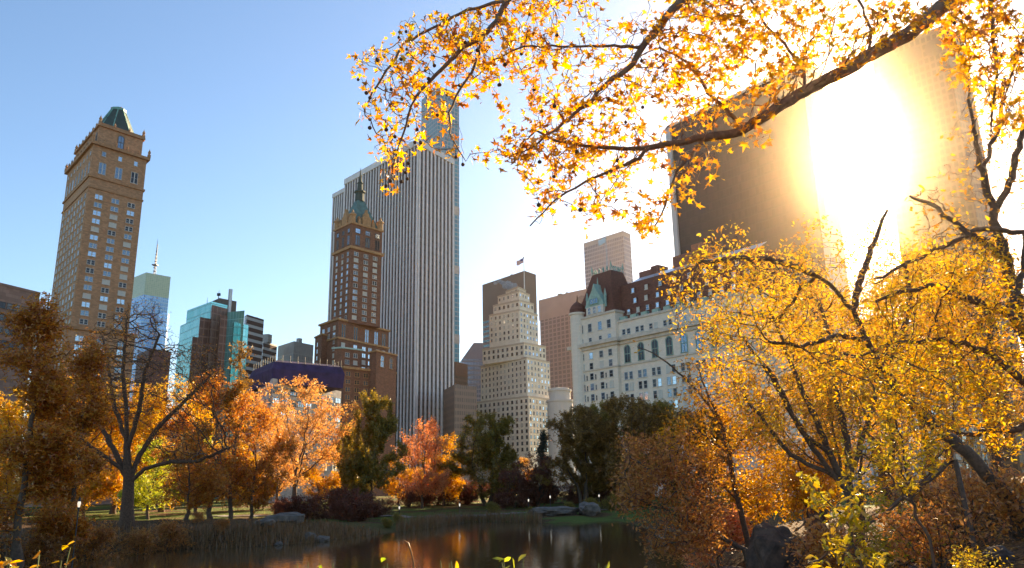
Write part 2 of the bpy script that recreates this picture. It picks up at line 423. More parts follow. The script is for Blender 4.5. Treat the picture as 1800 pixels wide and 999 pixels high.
class Bld:
    def __init__(s, name, loc, label, cat, seed=1):
        s.o = (float(loc[0]), float(loc[1]), gz1(loc[0], loc[1]) if loc[1] < 260 else 2.5)
        s.t = empty(name, s.o, label, cat); s.w = []; s.rng = random.Random(seed)
    def part(s, mb, name, mats, parent=None, smooth=False):
        return mb.build(name, mats, parent or s.t, s.o, smooth)
    def windows(s, A, B, cen, us, zs, w, h, style='single', wts=(4, 2, 3, 1), frame=FR_WHITE, out=0.0):
        A, B = np.asarray(A, float), np.asarray(B, float); e = (B - A) / np.linalg.norm(B - A)
        n = np.array([e[1], -e[0]])
        if n @ (np.asarray(cen) - (A + B) / 2) > 0: n = -n
        ez = np.array([0, 0, 1.0]); ey = np.array([n[0], n[1], 0]); ex = np.cross(ey, ez)
        for z in zs:
            for u in us:
                p = A + e * u + n * (0.01 + out)
                pos = np.array([p[0], p[1], z])
                cosv = abs((EYE - pos) @ ey) / np.linalg.norm(EYE - pos)
                size = w * h * cosv / np.linalg.norm(EYE - pos) ** 2
                s.w.append((size, pos, ex, ey, w, h, style, s.rng.choices(range(4), wts)[0], frame))
    def finish(s, limit=100):
        s.w.sort(key=lambda x: -x[0]); rest = s.w[limit:]
        for (_, pos, ex, ey, w, h, style, g, fr) in s.w[:limit]:
            k = (round(w, 2), round(h, 2), style, g, fr.name)
            if k not in _wg:
                V, F, M = win_geo(w, h, style)
                me = bpy.data.meshes.new('window'); me.from_pydata([tuple(v) for v in V], [], F)
                me.materials.append(fr); me.materials.append(GLASS[g]); me.polygons.foreach_set('material_index', M); me.update()
                _wg[k] = me
            o = bpy.data.objects.new('window', _wg[k]); COL.objects.link(o); o.parent = s.t
            L = pos - np.array(s.o)
            o.matrix_local = Matrix([[ex[i], ey[i], (0, 0, 1)[i], L[i]] for i in range(3)] + [[0, 0, 0, 1]])
        if rest:
            vs, fs, ms = [], [], []; frs = []
            for (_, pos, ex, ey, w, h, style, g, fr) in rest:
                V, F, M = win_geo(w, h, style)
                P = V[:, :1] * ex + V[:, 1:2] * ey + V[:, 2:] * np.array([0, 0, 1]) + pos - np.array(s.o)
                b0 = len(vs); vs += [tuple(v) for v in P]; fs += [tuple(i + b0 for i in f) for f in F]
                if fr not in frs: frs.append(fr)
                ms += [4 + frs.index(fr) if q == 0 else g for q in M]
            me = bpy.data.meshes.new('window'); me.from_pydata(vs, [], fs)
            for g_ in GLASS + frs: me.materials.append(g_)
            me.polygons.foreach_set('material_index', ms); me.update()
            o = bpy.data.objects.new('window', me); COL.objects.link(o); o.parent = s.t; o['kind'] = 'stuff'
def spread(L, n, margin): return [margin + (L - 2 * margin) * i / (n - 1) for i in range(n)] if n > 1 else [L / 2]
def dist2(a, b): return float(np.linalg.norm(np.asarray(a) - np.asarray(b)))
def bands(b, items, name, mat):
    for poly, z, h, d in items: m_ = MB(); band(m_, poly, z, z + h, d); b.part(m_, name, mat)
def band(mb, poly, z0, z1, d, mi=0):
    mb.loft([(inset(poly, -d), z0), (inset(poly, -d), z1)], mi)
def mast(mb, x, y, z0, h, r=0.3, mi=0, n=6):
    mb.lathe((x, y, z0), [(r, 0), (r * 0.55, h * 0.6), (r * 0.2, h), (0, h)], n, mi)

# ------------------------------------------------------------------ tan hotel tower with green mansard roof (far left)
TAN = masonry('tan_brick', (0.50, 0.265, 0.145), 0.5); TAN_TRIM = plain('tan_stone_trim', (0.42, 0.21, 0.10), 0.85, var=0.3, scale=0.8)
COPPER = plain('dark_copper_roof', (0.03, 0.062, 0.052), 0.7, 0.1, var=0.35, scale=0.6)
COPPER_L = plain('verdigris', (0.12, 0.32, 0.26), 0.6, 0.1, var=0.3, scale=0.8)
P, zc = tri((119, 305), (165, 252), (258, 281), 285)
cen = sum(P) / 4
b = Bld('hotel_tower', P[1], 'tall tan brick hotel tower with dark green mansard roof above rust trees', 'tower', 3)
wl = MB(); wl.loft([(P, b.o[2] - 1), (P, zc)])
sh = inset(P, -1.6); zsh = pz(150, 578, 285)
wl.loft([(inset(P, -2.2), b.o[2] - 1), (inset(P, -2.2), zsh)])
z2 = zc + 9.0; T2 = inset(P, 1.8)
wl.loft([(T2, zc), (T2, z2)])
b.part(wl, 'wall', TAN)
bands(b, [(P if z < z2 - 1 else T2, z, h, d) for z, d, h in ((zc - .4, 1.1, 1.2), (zc - 14, .5, .8), (zc - 18.4, .35, .6), (z2 - .2, .7, .9), (zsh - .3, 2.9, 1.1), (zsh - 11, 2.6, .8))], 'cornice', TAN_TRIM)
fin = MB()
for poly, z in ((T2, z2 + .7), (inset(P, -.6), zc + .8)):
    for i in range(4):
        a, c2 = poly[i], poly[(i + 1) % 4]; n = int(dist2(a, c2) / 4.5)
        for k in range(n):
            q = lerp(a, c2, k / n); big = 1.5 if k == 0 else 1.0
            fin.lathe((*q, z), [(.5 * big, 0), (.5 * big, .8 * big), (.25 * big, 1.0 * big), (.45 * big, 1.5 * big), (.12 * big, 2.2 * big), (0, 2.7 * big)], 6)
    if poly is T2:
        for i in range(4): fin.loft([([lerp(poly[i], poly[(i + 1) % 4], t_) for t_ in (0, .33, .66, 1)] + [lerp(inset(poly, .5)[i], inset(poly, .5)[(i + 1) % 4], t_) for t_ in (1, .66, .33, 0)], z), ([lerp(poly[i], poly[(i + 1) % 4], t_) for t_ in (0, .33, .66, 1)] + [lerp(inset(poly, .5)[i], inset(poly, .5)[(i + 1) % 4], t_) for t_ in (1, .66, .33, 0)], z + .9)])
b.part(fin, 'parapet', TAN_TRIM)
def cham(poly, d):
    out = []
    for i in range(4):
        a, p_, n_ = poly[i], poly[i - 1], poly[(i + 1) % 4]
        out.append(a + (p_ - a) / np.linalg.norm(p_ - a) * d); out.append(a + (n_ - a) / np.linalg.norm(n_ - a) * d)
    return out
R0, R1 = cham(inset(P, 2.6), 4.2), cham(inset(P, 8.0), 1.6)
zr = z2 + 13.0
rf = MB(); rf.loft([(R0, z2 + .1), ([lerp(a, c2, .55) for a, c2 in zip(R0, R1)], z2 + 7.6), (R1, zr)], 0)
roof = b.part(rf, 'roof', COPPER)
rb = MB(); band(rb, R1, zr - .3, zr + .7, .35)
for a, c2 in zip(R0, R1):
    d_ = np.array([*(c2 - a), zr - z2]); o_ = np.array([*a, z2 + .1]); rb.box(o_ - np.array([.15, .15, 0]), (.35, 0, 0), (0, .35, 0), d_)
b.part(rb, 'roof_rib', COPPER_L, roof)
ch = MB(); cc = sum(R1) / 8; ch.cbox((cc[0] + 3, cc[1] - 2, zr), 4.5, 3, 3.8); b.part(ch, 'chimney', plain('red_brick', (0.22, 0.07, 0.05), 0.85), roof)
LA, LC = dist2(P[0], P[1]), dist2(P[1], P[2])
rows = [zc - 22.3 - 3.32 * i for i in range(21)]
b.windows(P[1], P[2], cen, [LC * f_ for f_ in (.2, .5, .8)], rows, 2.7, 1.75, 'pair', (3, 3, 4, 2))
b.windows(P[0], P[1], cen, spread(LA, 8, 3.0), rows, 1.5, 1.9, 'single', (2, 3, 4, 1))
b.windows(P[1], P[2], cen, [LC * f_ for f_ in (.2, .5, .8)], [zc - 11.8], 2.5, 4.6, 'pair', (0, 4, 4, 0))
b.windows(P[0], P[1], cen, spread(LA, 8, 3.0), [zc - 11.8], 1.5, 4.6, 'single', (1, 4, 4, 0))
b.windows(P[1], P[2], cen, [LC * f_ for f_ in (.2, .5, .8)], [zc - 4.2], 1.3, 1.8, 'single')
b.windows(P[0], P[1], cen, spread(LA, 8, 3.0), [zc - 4.2], 1.2, 1.6, 'single')
b.windows(T2[1], T2[2], cen, [dist2(T2[1], T2[2]) * .5], [zc + 1.8], 2.4, 5.6, 'arch', (0, 1, 3, 0), FR_BRONZE)
b.windows(T2[0], T2[1], cen, spread(dist2(T2[0], T2[1]), 6, 3.0), [zc + 2.2], 1.7, 4.6, 'arch', (0, 3, 3, 0), FR_BRONZE)
S2 = inset(P, -2.2)
b.windows(S2[1], S2[2], sum(S2) / 4, [dist2(S2[1], S2[2]) * f_ for f_ in (.2, .5, .8)], [zsh - 4.5 - 3.4 * i for i in range(5)], 2.7, 1.9, 'pair', (5, 1, 4, 2))
b.windows(S2[0], S2[1], sum(S2) / 4, spread(dist2(S2[0], S2[1]), 8, 3.0), [zsh - 4.5 - 3.4 * i for i in range(5)], 1.5, 1.9, 'single')
b.finish()
# slim wing on its right
P, z = tri((223, 553), (228, 551), (232, 553), 297)
# ------------------------------------------------------------------ simple blocks
def block(name, L, B, C, Yf, mat, label, cat='office building', cap=None, capm=None, plinth=0.0, roofbits=(), partname='facade'):
    P, z = tri(L, B, C, Yf); b = Bld(name, P[1], label, cat)
    m_ = MB(); zt = z if not cap else z - cap
    m_.loft([(P, b.o[2] - 1), (P, zt)]); b.part(m_, partname, mat)
    if cap:
        m2 = MB(); m2.loft([(inset(P, .15 if plinth else -.05), zt + .002), (inset(P, .15 if plinth else -.05), z)]); b.part(m2, 'crown_band', capm)
    rr_ = random.Random(name); fl_ = min(dist2(P[0], P[1]), dist2(P[1], P[2]))
    for k in range(3):
        f1, f2 = rr_.uniform(.15, .8), rr_.uniform(.12, .5); c_ = P[1] + (P[0] - P[1]) * f2 + (P[2] - P[1]) * f1
        m3 = MB(); m3.cbox((*c_, z - .01), fl_ * rr_.uniform(.08, .2), fl_ * rr_.uniform(.08, .16), fl_ * rr_.uniform(.03, .09), 0, math.atan2(*(P[2] - P[1])[::-1])); b.part(m3, 'roof_plant', CONC)
    for (fx, fy, sx_, sy_, h, mm, nm) in roofbits:
        c_ = P[1] + (P[0] - P[1]) * fx + (P[2] - P[1]) * fy; m3 = MB(); m3.cbox((*c_, z - .01), sx_, sy_, h, 0, math.atan2(*(P[2] - P[1])[::-1])); b.part(m3, nm, mm)
    return b, P, z
CONC = plain('concrete', (0.34, 0.32, 0.30), 0.85, var=0.15, scale=0.5)
# far-left brown stone block
BROWN_ST = masonry('brown_stone', (0.34, 0.20, 0.15), 1.2)
b, P, z = block('stone_office', (-110, 478), (-100, 475), (70, 516), 240, BROWN_ST, 'low pinkish brown stone block with square blue windows at the left edge', partname='wall')
L_ = dist2(P[1], P[2])
b.windows(P[1], P[2], sum(P) / 4, spread(L_, 12, 2.5), [z - 8.0 - 4.3 * i for i in range(4)], 2.0, 2.0, 'single', (2, 1, 4, 0), FR_DARK)
cb = MB(); band(cb, P, z - .5, z + .4, .2); b.part(cb, 'cornice', BROWN_ST); b.finish()
# pale blue glass tower with antenna
BLUEG = curtain('pale_blue_glass', 2.4, 4.2, .07, (0.16, 0.40, 0.74), (0.36, 0.60, 0.86), (0.50, 0.62, 0.72), .22, (0.44, 0.60, 0.74), .5, .2)
GOLDG = curtain('straw_louvre_glass', 2.4, 2.1, .16, (0.34, 0.42, 0.30), (0.50, 0.54, 0.38), (0.55, 0.55, 0.42), 0, None, .4, .3)
b, P, z = block('glass_tower', (235, 488), (257, 479), (300, 487), 860, BLUEG, 'pale blue glass tower with straw coloured crown and lattice antenna', 'skyscraper', 26, GOLDG)
sd = MB(); Q, zq = tri((280, 548), (283, 550), (298, 553), 868); sd.loft([(Q, 2), (Q, zq)]); b.part(sd, 'side_wing', BLUEG)
an = MB(); c_ = P[1] * .5 + P[3] * .5
for k in range(3):
    a_ = k * 2.1; an.box((c_[0] + 1.4 * math.cos(a_) + 2, c_[1] + 1.4 * math.sin(a_), z), (.5, 0, 0), (0, .5, 0), (-1.2 * math.cos(a_), -1.2 * math.sin(a_), 40))
for k in range(9): an.cbox((c_[0] + 2, c_[1], z + 3 + 4 * k), 3.2 - .28 * k, 3.2 - .28 * k, .5)
an.cbox((c_[0] + 2, c_[1], z + 14), 5.5, 5.5, 1.2); mast(an, c_[0] + 2, c_[1], z + 38, 9, .4)
b.part(an, 'antenna', plain('antenna_steel', (0.10, 0.10, 0.12), 0.6, 0.2))
# dark brown box in front of it
BRN_BOX = curtain('brown_brick_box', 2.0, 3.4, .5, (0.10, 0.045, 0.03), (0.14, 0.06, 0.04), (0.15, 0.06, 0.04), .45, (0.16, 0.07, 0.045), .2, .4)
block('brick_block', (241, 624), (262, 614), (301, 618), 230, BRN_BOX, 'plain dark red brown brick block showing through bare branches', 'apartment block')
# teal glass stepped tower with brown brick fronts
TEAL = curtain('teal_glass', 1.5, 3.6, .07, (0.16, 0.60, 0.54), (0.42, 0.84, 0.76), (0.24, 0.50, 0.46), 0, None, .65, .12)
BRICKG = curtain('brown_brick_grid', 2.2, 3.5, .16, (0.12, 0.05, 0.035), (0.18, 0.08, 0.05), (0.26, 0.14, 0.10), .4, (0.15, 0.06, 0.04), .25, .35)
t0 = Bld('stepped_tower', atY(372, 560, 330)[:2], 'teal glass stepped tower with dark brown brick front and roof plant', 'tower')
def slab(mb, L, B, C, Yf, mi=0, z0=None):
    Q, z = tri(L, B, C, Yf); mb.loft([(Q, 1.5 if z0 is None else z0), (Q, z)], mi); return Q, z
m1 = MB(); slab(m1, (329, 546), (372, 530), (400, 537), 336); slab(m1, (317, 573), (352, 557), (372, 562), 332); slab(m1, (313, 604), (338, 594), (352, 596), 330)
slab(m1, (398, 550), (400, 549), (430, 546), 338)
slab(m1, (405, 572), (412, 566), (437, 572), 334)
t0.part(m1, 'glass_wall', TEAL)
m2 = MB(); slab(m2, (371, 541), (373, 536), (400, 543), 329.5); slab(m2, (351, 562), (352, 558), (373, 561), 327.5); slab(m2, (338, 597), (339, 592), (353, 594), 325.5); slab(m2, (386, 556), (388, 554), (400, 556), 326)
t0.part(m2, 'brick_front', BRICKG)
m3 = MB(); Q, zq = tri((350, 540), (386, 524), (416, 530), 344); m3.loft([(Q, 80), (Q, zq)]); t0.part(m3, 'roof_plant', plain('grey_brown_plant', (0.15, 0.125, 0.105), 0.8))
m4 = MB(); c_ = Q[1] * .4 + Q[2] * .6; m4.lathe((*c_, zq), [(.9, -6), (.9, 5), (0, 5)], 8); t0.part(m4, 'flue', plain('flue_metal', (0.6, 0.6, 0.6), 0.4, 0.5))
m5 = MB(); c2 = lerp(Q[0], Q[1], .95); mast(m5, *c2, zq, 4, .2); m5.cbox((*c2, zq + 1.2), 1.4, .8, 1.2); c3 = lerp(Q[0], Q[1], .4); mast(m5, *c3, zq, 3, .15); t0.part(m5, 'roof_antenna', STEEL)
# striped tower behind
STRIPE = curtain('white_and_brown_bands', 60, 3.9, 0, (0.12, 0.06, 0.05), (0.16, 0.09, 0.075), (0.2, 0.2, 0.2), .42, (0.58, 0.55, 0.52), .3, .25, vline=0)
block('banded_tower', (430, 556), (434, 553), (464, 562), 420, STRIPE, 'white and brown horizontally banded tower right of the teal tower')
b, P, z = block('banded_block', (461, 601), (463, 600), (487, 607), 470, STRIPE, 'small white and brown banded block with a roof tank', roofbits=((.5, .3, 4, 4, 5, CONC, 'roof_tank'),))
GREYP = curtain('grey_concrete_panels', 2.6, 3.4, .2, (0.24, 0.23, 0.22), (0.32, 0.31, 0.30), (0.38, 0.36, 0.34), .0, None, .0, .6)
block('concrete_block', (489, 609), (517, 600), (551, 607), 480, GREYP, 'plain grey concrete box with small roof vent', cap=7, capm=CONC, roofbits=((.3, .5, 2.5, 2.5, 4, CONC, 'roof_vent'),))
# building under renovation: pale block with dark blue netting round its top
NET = plain('blue_scaffold_netting', (0.04, 0.022, 0.085), 0.8, var=0.5, scale=0.4)
PALE = masonry('pale_stone_strip', (0.58, 0.52, 0.47), 1.0)
t1 = Bld('netted_building', atY(500, 660, 250)[:2], 'pale apartment block wrapped in dark blue scaffold netting at its top', 'apartment block')
m1 = MB(); Q, zq = slab(m1, (455, 676), (480, 665), (600, 688), 252)
t1.part(m1, 'wall', PALE)
m2 = MB(); Q2, z2_ = tri((447, 648), (484, 632), (598, 642), 254.5); zb = zq - 1.5
m2.loft([(inset(Q2, -.9), zq - 1.5), (inset(Q2, -1.3), lerp(zq, z2_, .5)), (inset(Q2, -.4), z2_ - .8), (inset(Q2, 1.0), z2_)]); t1.part(m2, 'netting', NET)
for i in range(4):
    for k in range(9): m3 = MB(); q = lerp(inset(Q2, -.2)[i], inset(Q2, -.2)[(i + 1) % 4], k / 9); m3.cbox((*q, z2_ - 3), .18, .18, 4.6); t1.part(m3, 'scaffold_pole', STEEL)
cen = sum(Q) / 4
t1.windows(Q[1], Q[2], cen, spread(dist2(Q[1], Q[2]), 9, 2), [zq - 4.5 - 3.4 * i for i in range(9)], 3.2, 1.7, 'triple', (1, 5, 3, 1), FR_DARK)
t1.windows(Q[0], Q[1], cen, spread(dist2(Q[0], Q[1]), 3, 2), [zq - 4.5 - 3.4 * i for i in range(9)], 2.2, 1.7, 'pair', (1, 5, 3, 1), FR_DARK)
t1.finish()

# ------------------------------------------------------------------ brown brick hotel with green spired roof
SBR = masonry('dark_brown_brick', (0.25, 0.115, 0.075), 0.45); STR = plain('ochre_terracotta', (0.48, 0.25, 0.11), 0.8, var=0.3, scale=0.7)
P, zm = tri((587, 448), (617, 435), (671, 449), 366)
cen = sum(P) / 4
b = Bld('spired_hotel', P[1], 'dark brown brick hotel tower with green pointed roof and slender spire', 'tower', 5)
ztop = pz(617.5, 392, 366)
wl = MB()
Q1, zq1 = tri((563, 573), (595, 562), (683, 583), 361.5); wl.loft([(Q1, 2), (Q1, zq1)]); wl.loft([(P, zq1 - .3), (P, ztop)])
Q2, zq2 = tri((554, 594), (566, 588), (612, 598), 366); wl.loft([(Q2, 2), (Q2, zq2)])
Q4, zq4 = tri((588, 613), (601, 612), (633, 616), 356); wl.loft([(Q4, 2), (Q4, zq4)])
Q3, zq3 = tri((586, 652), (605, 647), (694, 657), 352); wl.loft([(Q3, 2), (Q3, zq3)])
Q5, zq5 = tri((650, 620), (662, 617), (697, 625), 358); wl.loft([(Q5, 2), (Q5, zq5)])
b.part(wl, 'wall', SBR)
bands(b, [(poly, z, h, d) for poly, z, d, h in ((P, zm - .5, .9, 1.3), (P, ztop - .3, .6, .9), (Q1, zq1 - .2, .8, .9), (Q1, zq1 - 9, .6, .8), (Q3, zq3 - .3, .8, 1.1), (Q2, zq2 - .3, .5, .7), (Q5, zq5 - .3, .5, .7))], 'cornice', STR)
cp = MB(); band(cp, Q4, zq4 - .2, zq4 + .5, .7); b.part(cp, 'copper_ledge', plain('pale_verdigris', (0.42, 0.56, 0.48), 0.6))
# roof: steep hipped copper roof and fleche
c_ = cen; zr = pz(632, 346, 372)
RP = inset(P, .9)
rf = MB(); rf.loft([(RP, ztop), ([lerp(q, c_, .30) for q in RP], lerp(ztop, zr, .4)), ([lerp(q, c_, .58) for q in RP], lerp(ztop, zr, .75)), ([lerp(q, c_, .76) for q in RP], zr)])
roof = b.part(rf, 'roof', plain('teal_copper_roof', (0.06, 0.17, 0.15), 0.55, 0.1, var=0.4, scale=0.5))
zs = pz(634, 289, 374)
sp = MB(); hh = zs - zr
sp.lathe((*c_, zr), [(2.5, 0), (2.3, hh * .24), (3.0, hh * .26), (2.9, hh * .30), (1.6, hh * .32), (1.4, hh * .52), (1.7, hh * .54), (.9, hh * .6), (.35, hh * .82), (.12, hh), (0, hh)], 8)
b.part(sp, 'spire', COPPER, roof)
dm = MB()
for i, (a, c2) in enumerate(((P[0], P[1]), (P[1], P[2]), (P[2], P[3]), (P[3], P[0]))):
    mid = lerp(a, c2, .5); e_ = (c2 - a) / np.linalg.norm(c2 - a); inn = (cen - mid) / np.linalg.norm(cen - mid)
    for (off, w_, h_) in ((0, 5.2, 8.6), (-4.4, 1.7, 4.6), (4.4, 1.7, 4.6)):
        m0 = mid + e_ * off + inn * .6
        prof = [(-w_ / 2, 0), (w_ / 2, 0), (w_ / 2, h_ * .6), (w_ * .3, h_ * .68), (w_ * .22, h_ * .85), (w_ * .08, h_ * .9), (0, h_ * 1.12), (-w_ * .08, h_ * .9), (-w_ * .22, h_ * .85), (-w_ * .3, h_ * .68), (-w_ / 2, h_ * .6)]
        fr = [(*(m0 + e_ * x), ztop + z) for x, z in prof]; bk = [(*(m0 + e_ * x + inn * 2.2), ztop + z) for x, z in prof]
        dm.face(fr); dm.face(bk[::-1])
        for k in range(len(prof)): dm.face([fr[k], fr[(k + 1) % len(prof)], bk[(k + 1) % len(prof)], bk[k]])
for q in P:
    qq = lerp(q, cen, .09); dm.lathe((*qq, ztop), [(1.5, 0), (1.5, 4.2), (1.9, 4.4), (1.8, 5), (.9, 5.6), (.3, 7.2), (0, 7.6)], 8)
b.part(dm, 'gabled_dormer', STR)
LA, LC = dist2(P[0], P[1]), dist2(P[1], P[2])
rows = [zm - 3.6 - 3.18 * i for i in range(int((zm - zq1 - 3) / 3.18) + 1)]
b.windows(P[1], P[2], cen, [LC * f_ for f_ in (.17, .48, .78)], rows, 2.4, 1.75, 'pair', (5, 1, 3, 1), FR_WHITE)
b.windows(P[0], P[1], cen, [LA * f_ for f_ in (.2, .53, .84)], rows, 1.2, 1.75, 'single', (5, 1, 3, 1), FR_WHITE)
b.windows(P[1], P[2], cen, [LC * f_ for f_ in (.2, .52, .84)], [zm + 8.2], 2.8, 2.2, 'single', (2, 0, 5, 0), FR_BRONZE)
b.windows(P[0], P[1], cen, [LA * f_ for f_ in (.2, .53, .84)], [zm + 8.2], 1.8, 2.0, 'single', (1, 1, 5, 0), FR_BRONZE)
b.windows(P[1], P[2], cen, [LC * f_ for f_ in (.2, .52, .84)], [zm + 2], 2.6, 5.0, 'pair', (0, 4, 2, 0), FR_BRONZE)
b.windows(P[0], P[1], cen, [LA * f_ for f_ in (.2, .53, .84)], [zm + 2], 1.7, 4.6, 'pair', (0, 4, 2, 0), FR_BRONZE)
c1 = sum(Q1) / 4; L1 = dist2(Q1[1], Q1[2]); L0 = dist2(Q1[0], Q1[1])
b.windows(Q1[1], Q1[2], c1, [L1 * f_ for f_ in (.1, .33, .55, .74, .9)], [zq1 - 8.0], 2.6, 6.2, 'pair', (0, 6, 2, 0), STR)
b.windows(Q1[1], Q1[2], c1, [L1 * f_ for f_ in (.1, .33, .5, .62, .78, .9)], [zq1 - 12.4 - 3.3 * i for i in range(5)], 2.2, 1.8, 'pair', (5, 1, 3, 1))
b.windows(Q1[0], Q1[1], c1, [L0 * f_ for f_ in (.2, .5, .8)], [zq1 - 4.4 - 3.3 * i for i in range(2)], 2.0, 1.9, 'pair', (5, 1, 3, 1))
b.windows(Q1[0], Q1[1], c1, [L0 * f_ for f_ in (.2, .8)], [zq1 - 11 - 3.3 * i for i in range(6)], 1.2, 1.9, 'single', (5, 1, 3, 1))
c2 = sum(Q2) / 4
b.windows(Q2[0], Q2[1], c2, [dist2(Q2[0], Q2[1]) * .4], [zq2 - 5 - 3.3 * i for i in range(6)], 1.2, 1.9, 'single', (5, 1, 3, 1))
c3 = sum(Q3) / 4; L3 = dist2(Q3[1], Q3[2])
b.windows(Q3[1], Q3[2], c3, spread(L3, 6, 2.2), [zq3 - 3.4 - 3.5 * i for i in range(6)], 2.2, 1.8, 'pair', (2, 4, 3, 1), STR)
c4 = sum(Q4) / 4
b.windows(Q4[1], Q4[2], c4, [dist2(Q4[1], Q4[2]) * f_ for f_ in (.3, .75)], [zq4 - 3.8 - 3.3 * i for i in range(2)], 2.0, 1.8, 'pair', (4, 2, 3, 1))
c5 = sum(Q5) / 4
b.windows(Q5[1], Q5[2], c5, [dist2(Q5[1], Q5[2]) * f_ for f_ in (.28, .72)], [zq5 - 7], 2.6, 5.4, 'arch', (0, 4, 1, 0), STR)
b.finish()

# ------------------------------------------------------------------ marble-ribbed office slab
P, zt = tri((582, 330), (735, 245), (796, 280), 446)
b = Bld('ribbed_tower', P[1], 'broad office slab with white marble ribs between dark window strips', 'skyscraper')
RIBG = curtain('dark_strip_glass', 3.0, 3.9, 0, (0.012, 0.008, 0.01), (0.11, 0.075, 0.08), (0.05, 0.03, 0.03), .3, (0.02, 0.012, 0.014), 0.0, .35, vline=.06)
MARB = plain('white_marble', (0.74, 0.67, 0.65), 0.5, var=0.12, scale=0.3)
A, Bc, C_, D_ = P; tstep = .19
Aw = lerp(A, Bc, tstep); inn = (D_ - A) / np.linalg.norm(D_ - A)
gw = MB()
main = [Aw, Bc, C_, C_ + (Aw - Bc)]
gw.loft([(main, 2), (main, zt - 4)])
wing = [A + inn * 3, Aw + inn * 3, C_ + (Aw - Bc) - inn * 3, C_ + (A - Bc) - inn * 3]
gw.loft([(wing, 2), (wing, zt - 7)])
b.part(gw, 'glass_wall', RIBG)
cr = MB(); cr.loft([(inset(main, -.9), zt - 3.99), (inset(main, -.9), zt)]); cr.loft([(inset(wing, -.9), zt - 6.99), (inset(wing, -.9), zt - 4.0)])
b.part(cr, 'parapet', MARB)
zlo = pz(740, 800, 446)
def ribs(a, c2, n, w_, z1, cen):
    e_ = (c2 - a) / np.linalg.norm(c2 - a); nrm = np.array([e_[1], -e_[0]])
    if nrm @ (cen - a) > 0: nrm = -nrm
    for k in range(n + 1):
        q = lerp(a, c2, k / n); m_ = MB()
        m_.box((*(q - e_ * w_ / 2 - nrm * .2), 2), (*(e_ * w_), 0), (*(nrm * .75), 0), (0, 0, z1 - 2.01)); b.part(m_, 'rib', MARB)
cenm = sum(main) / 4
ribs(main[1] + (main[2] - main[1]) * .04, main[2], 9, 1.5, zt - 3.99, cenm)
ribs(main[0], main[1], 26, 1.05, zt - 3.99, cenm)
ribs(wing[0], wing[1] + (wing[0] - wing[1]) * .12, 6, 1.05, zt - 6.99, sum(wing) / 4)

# ------------------------------------------------------------------ slim white-gridded residential tower behind
GRID = curtain('white_grid_teal_glass', 4.75, 4.75, .24, (0.0, 0.16, 0.25), (0.01, 0.32, 0.42), (0.26, 0.36, 0.40), 0, None, .1, .3)
P, z = tri((741, 176), (769, 150), (807, 166), 765)
b = Bld('slender_tower', P[1], 'very slender tower with a white square grid of teal windows', 'skyscraper')
zg = [2, pz(803, 620, 765), pz(804, 466, 765), pz(805, 362, 765), z]
m_ = MB(); m_.loft([(P, 2), (P, z)]); b.part(m_, 'facade', GRID)
for py in (466, 360, 590):
    zz = pz(800, py, 765); m_ = MB(); band(m_, P, zz - 4.5, zz + 4.5, .25); b.part(m_, 'drum_floor', plain('pinkish_concrete', (0.5, 0.42, 0.38), 0.8, var=0.3, scale=0.3))

# ------------------------------------------------------------------ infill between slab and white tower
MIDB = curtain('tan_brown_offices', 1.6, 3.6, .3, (0.10, 0.07, 0.06), (0.20, 0.14, 0.11), (0.26, 0.17, 0.13), .4, (0.25, 0.16, 0.12), .2, .4)
block('tan_office', (780, 686), (799, 676), (838, 680), 430, MIDB, 'low tan office block squeezed right of the marble-ribbed slab')
b, P, z = block('brown_office', (780, 640), (800, 636), (822, 641), 520, MIDB, 'brown office block with blank crown behind the low tan one', cap=9, capm=plain('brown_panel', (0.24, 0.13, 0.09), 0.8))
b, P, z = block('glass_gabled_block', (806, 640), (812, 632), (850, 632), 640, curtain('slate_blue_glass', 2.5, 3.8, .1, (0.16, 0.17, 0.22), (0.3, 0.3, 0.36), (0.3, 0.27, 0.3), .4, (0.32, 0.25, 0.25), .5, .2), 'distant slate glass block with sloping gabled top', partname='facade')
m_ = MB(); z2 = pz(845, 606, 650); m_.loft([(P, z + .01), ([lerp(q, P[2], .55) for q in P], z2)]); b.part(m_, 'sloped_roof', plain('mauve_roof', (0.32, 0.25, 0.27), 0.6))
# dark slab behind white tower
DKG = curtain('brown_teal_bands', 60, 4.2, 0, (0.05, 0.10, 0.11), (0.16, 0.30, 0.31), (0, 0, 0), .6, (0.20, 0.125, 0.11), .6, .15, vline=0)
block('dark_slab_tower', (848, 501), (922, 476), (942, 483), 630, DKG, 'dark brown slab with teal window bands behind the cream stepped tower', 'skyscraper', 33, plain('dark_brown_panel', (0.19, 0.125, 0.105), 0.75, var=0.1, scale=0.1))
# pinkish brown tower
PKG = curtain('pink_granite_grid', 5.2, 4.0, .3, (0.15, 0.075, 0.07), (0.24, 0.13, 0.12), (0.42, 0.25, 0.21), .25, (0.38, 0.22, 0.19), .3, .3)
b, P, z = block('granite_tower', (948, 528), (1002, 514), (1030, 508), 700, PKG, 'pinkish brown granite tower with blank crown beside the white hotel', 'skyscraper', 20, plain('pink_granite', (0.44, 0.28, 0.24), 0.7, var=0.1, scale=0.1))
m_ = MB(); e_ = (P[2] - P[1]); 
for k in range(7):
    q = P[1] + e_ * (k + .5) / 7; m_.cbox((*q, 2), 2.0, 2.0, z - 24, 0, math.atan2(e_[1], e_[0]))
b.part(m_, 'pier', plain('grey_pier', (0.4, 0.37, 0.37), 0.6))
m_ = MB(); q = P[1] + e_ * .7 + (P[1] - P[0]) * 0.01; d3 = np.array([e_[1], -e_[0]]) / np.linalg.norm(e_)
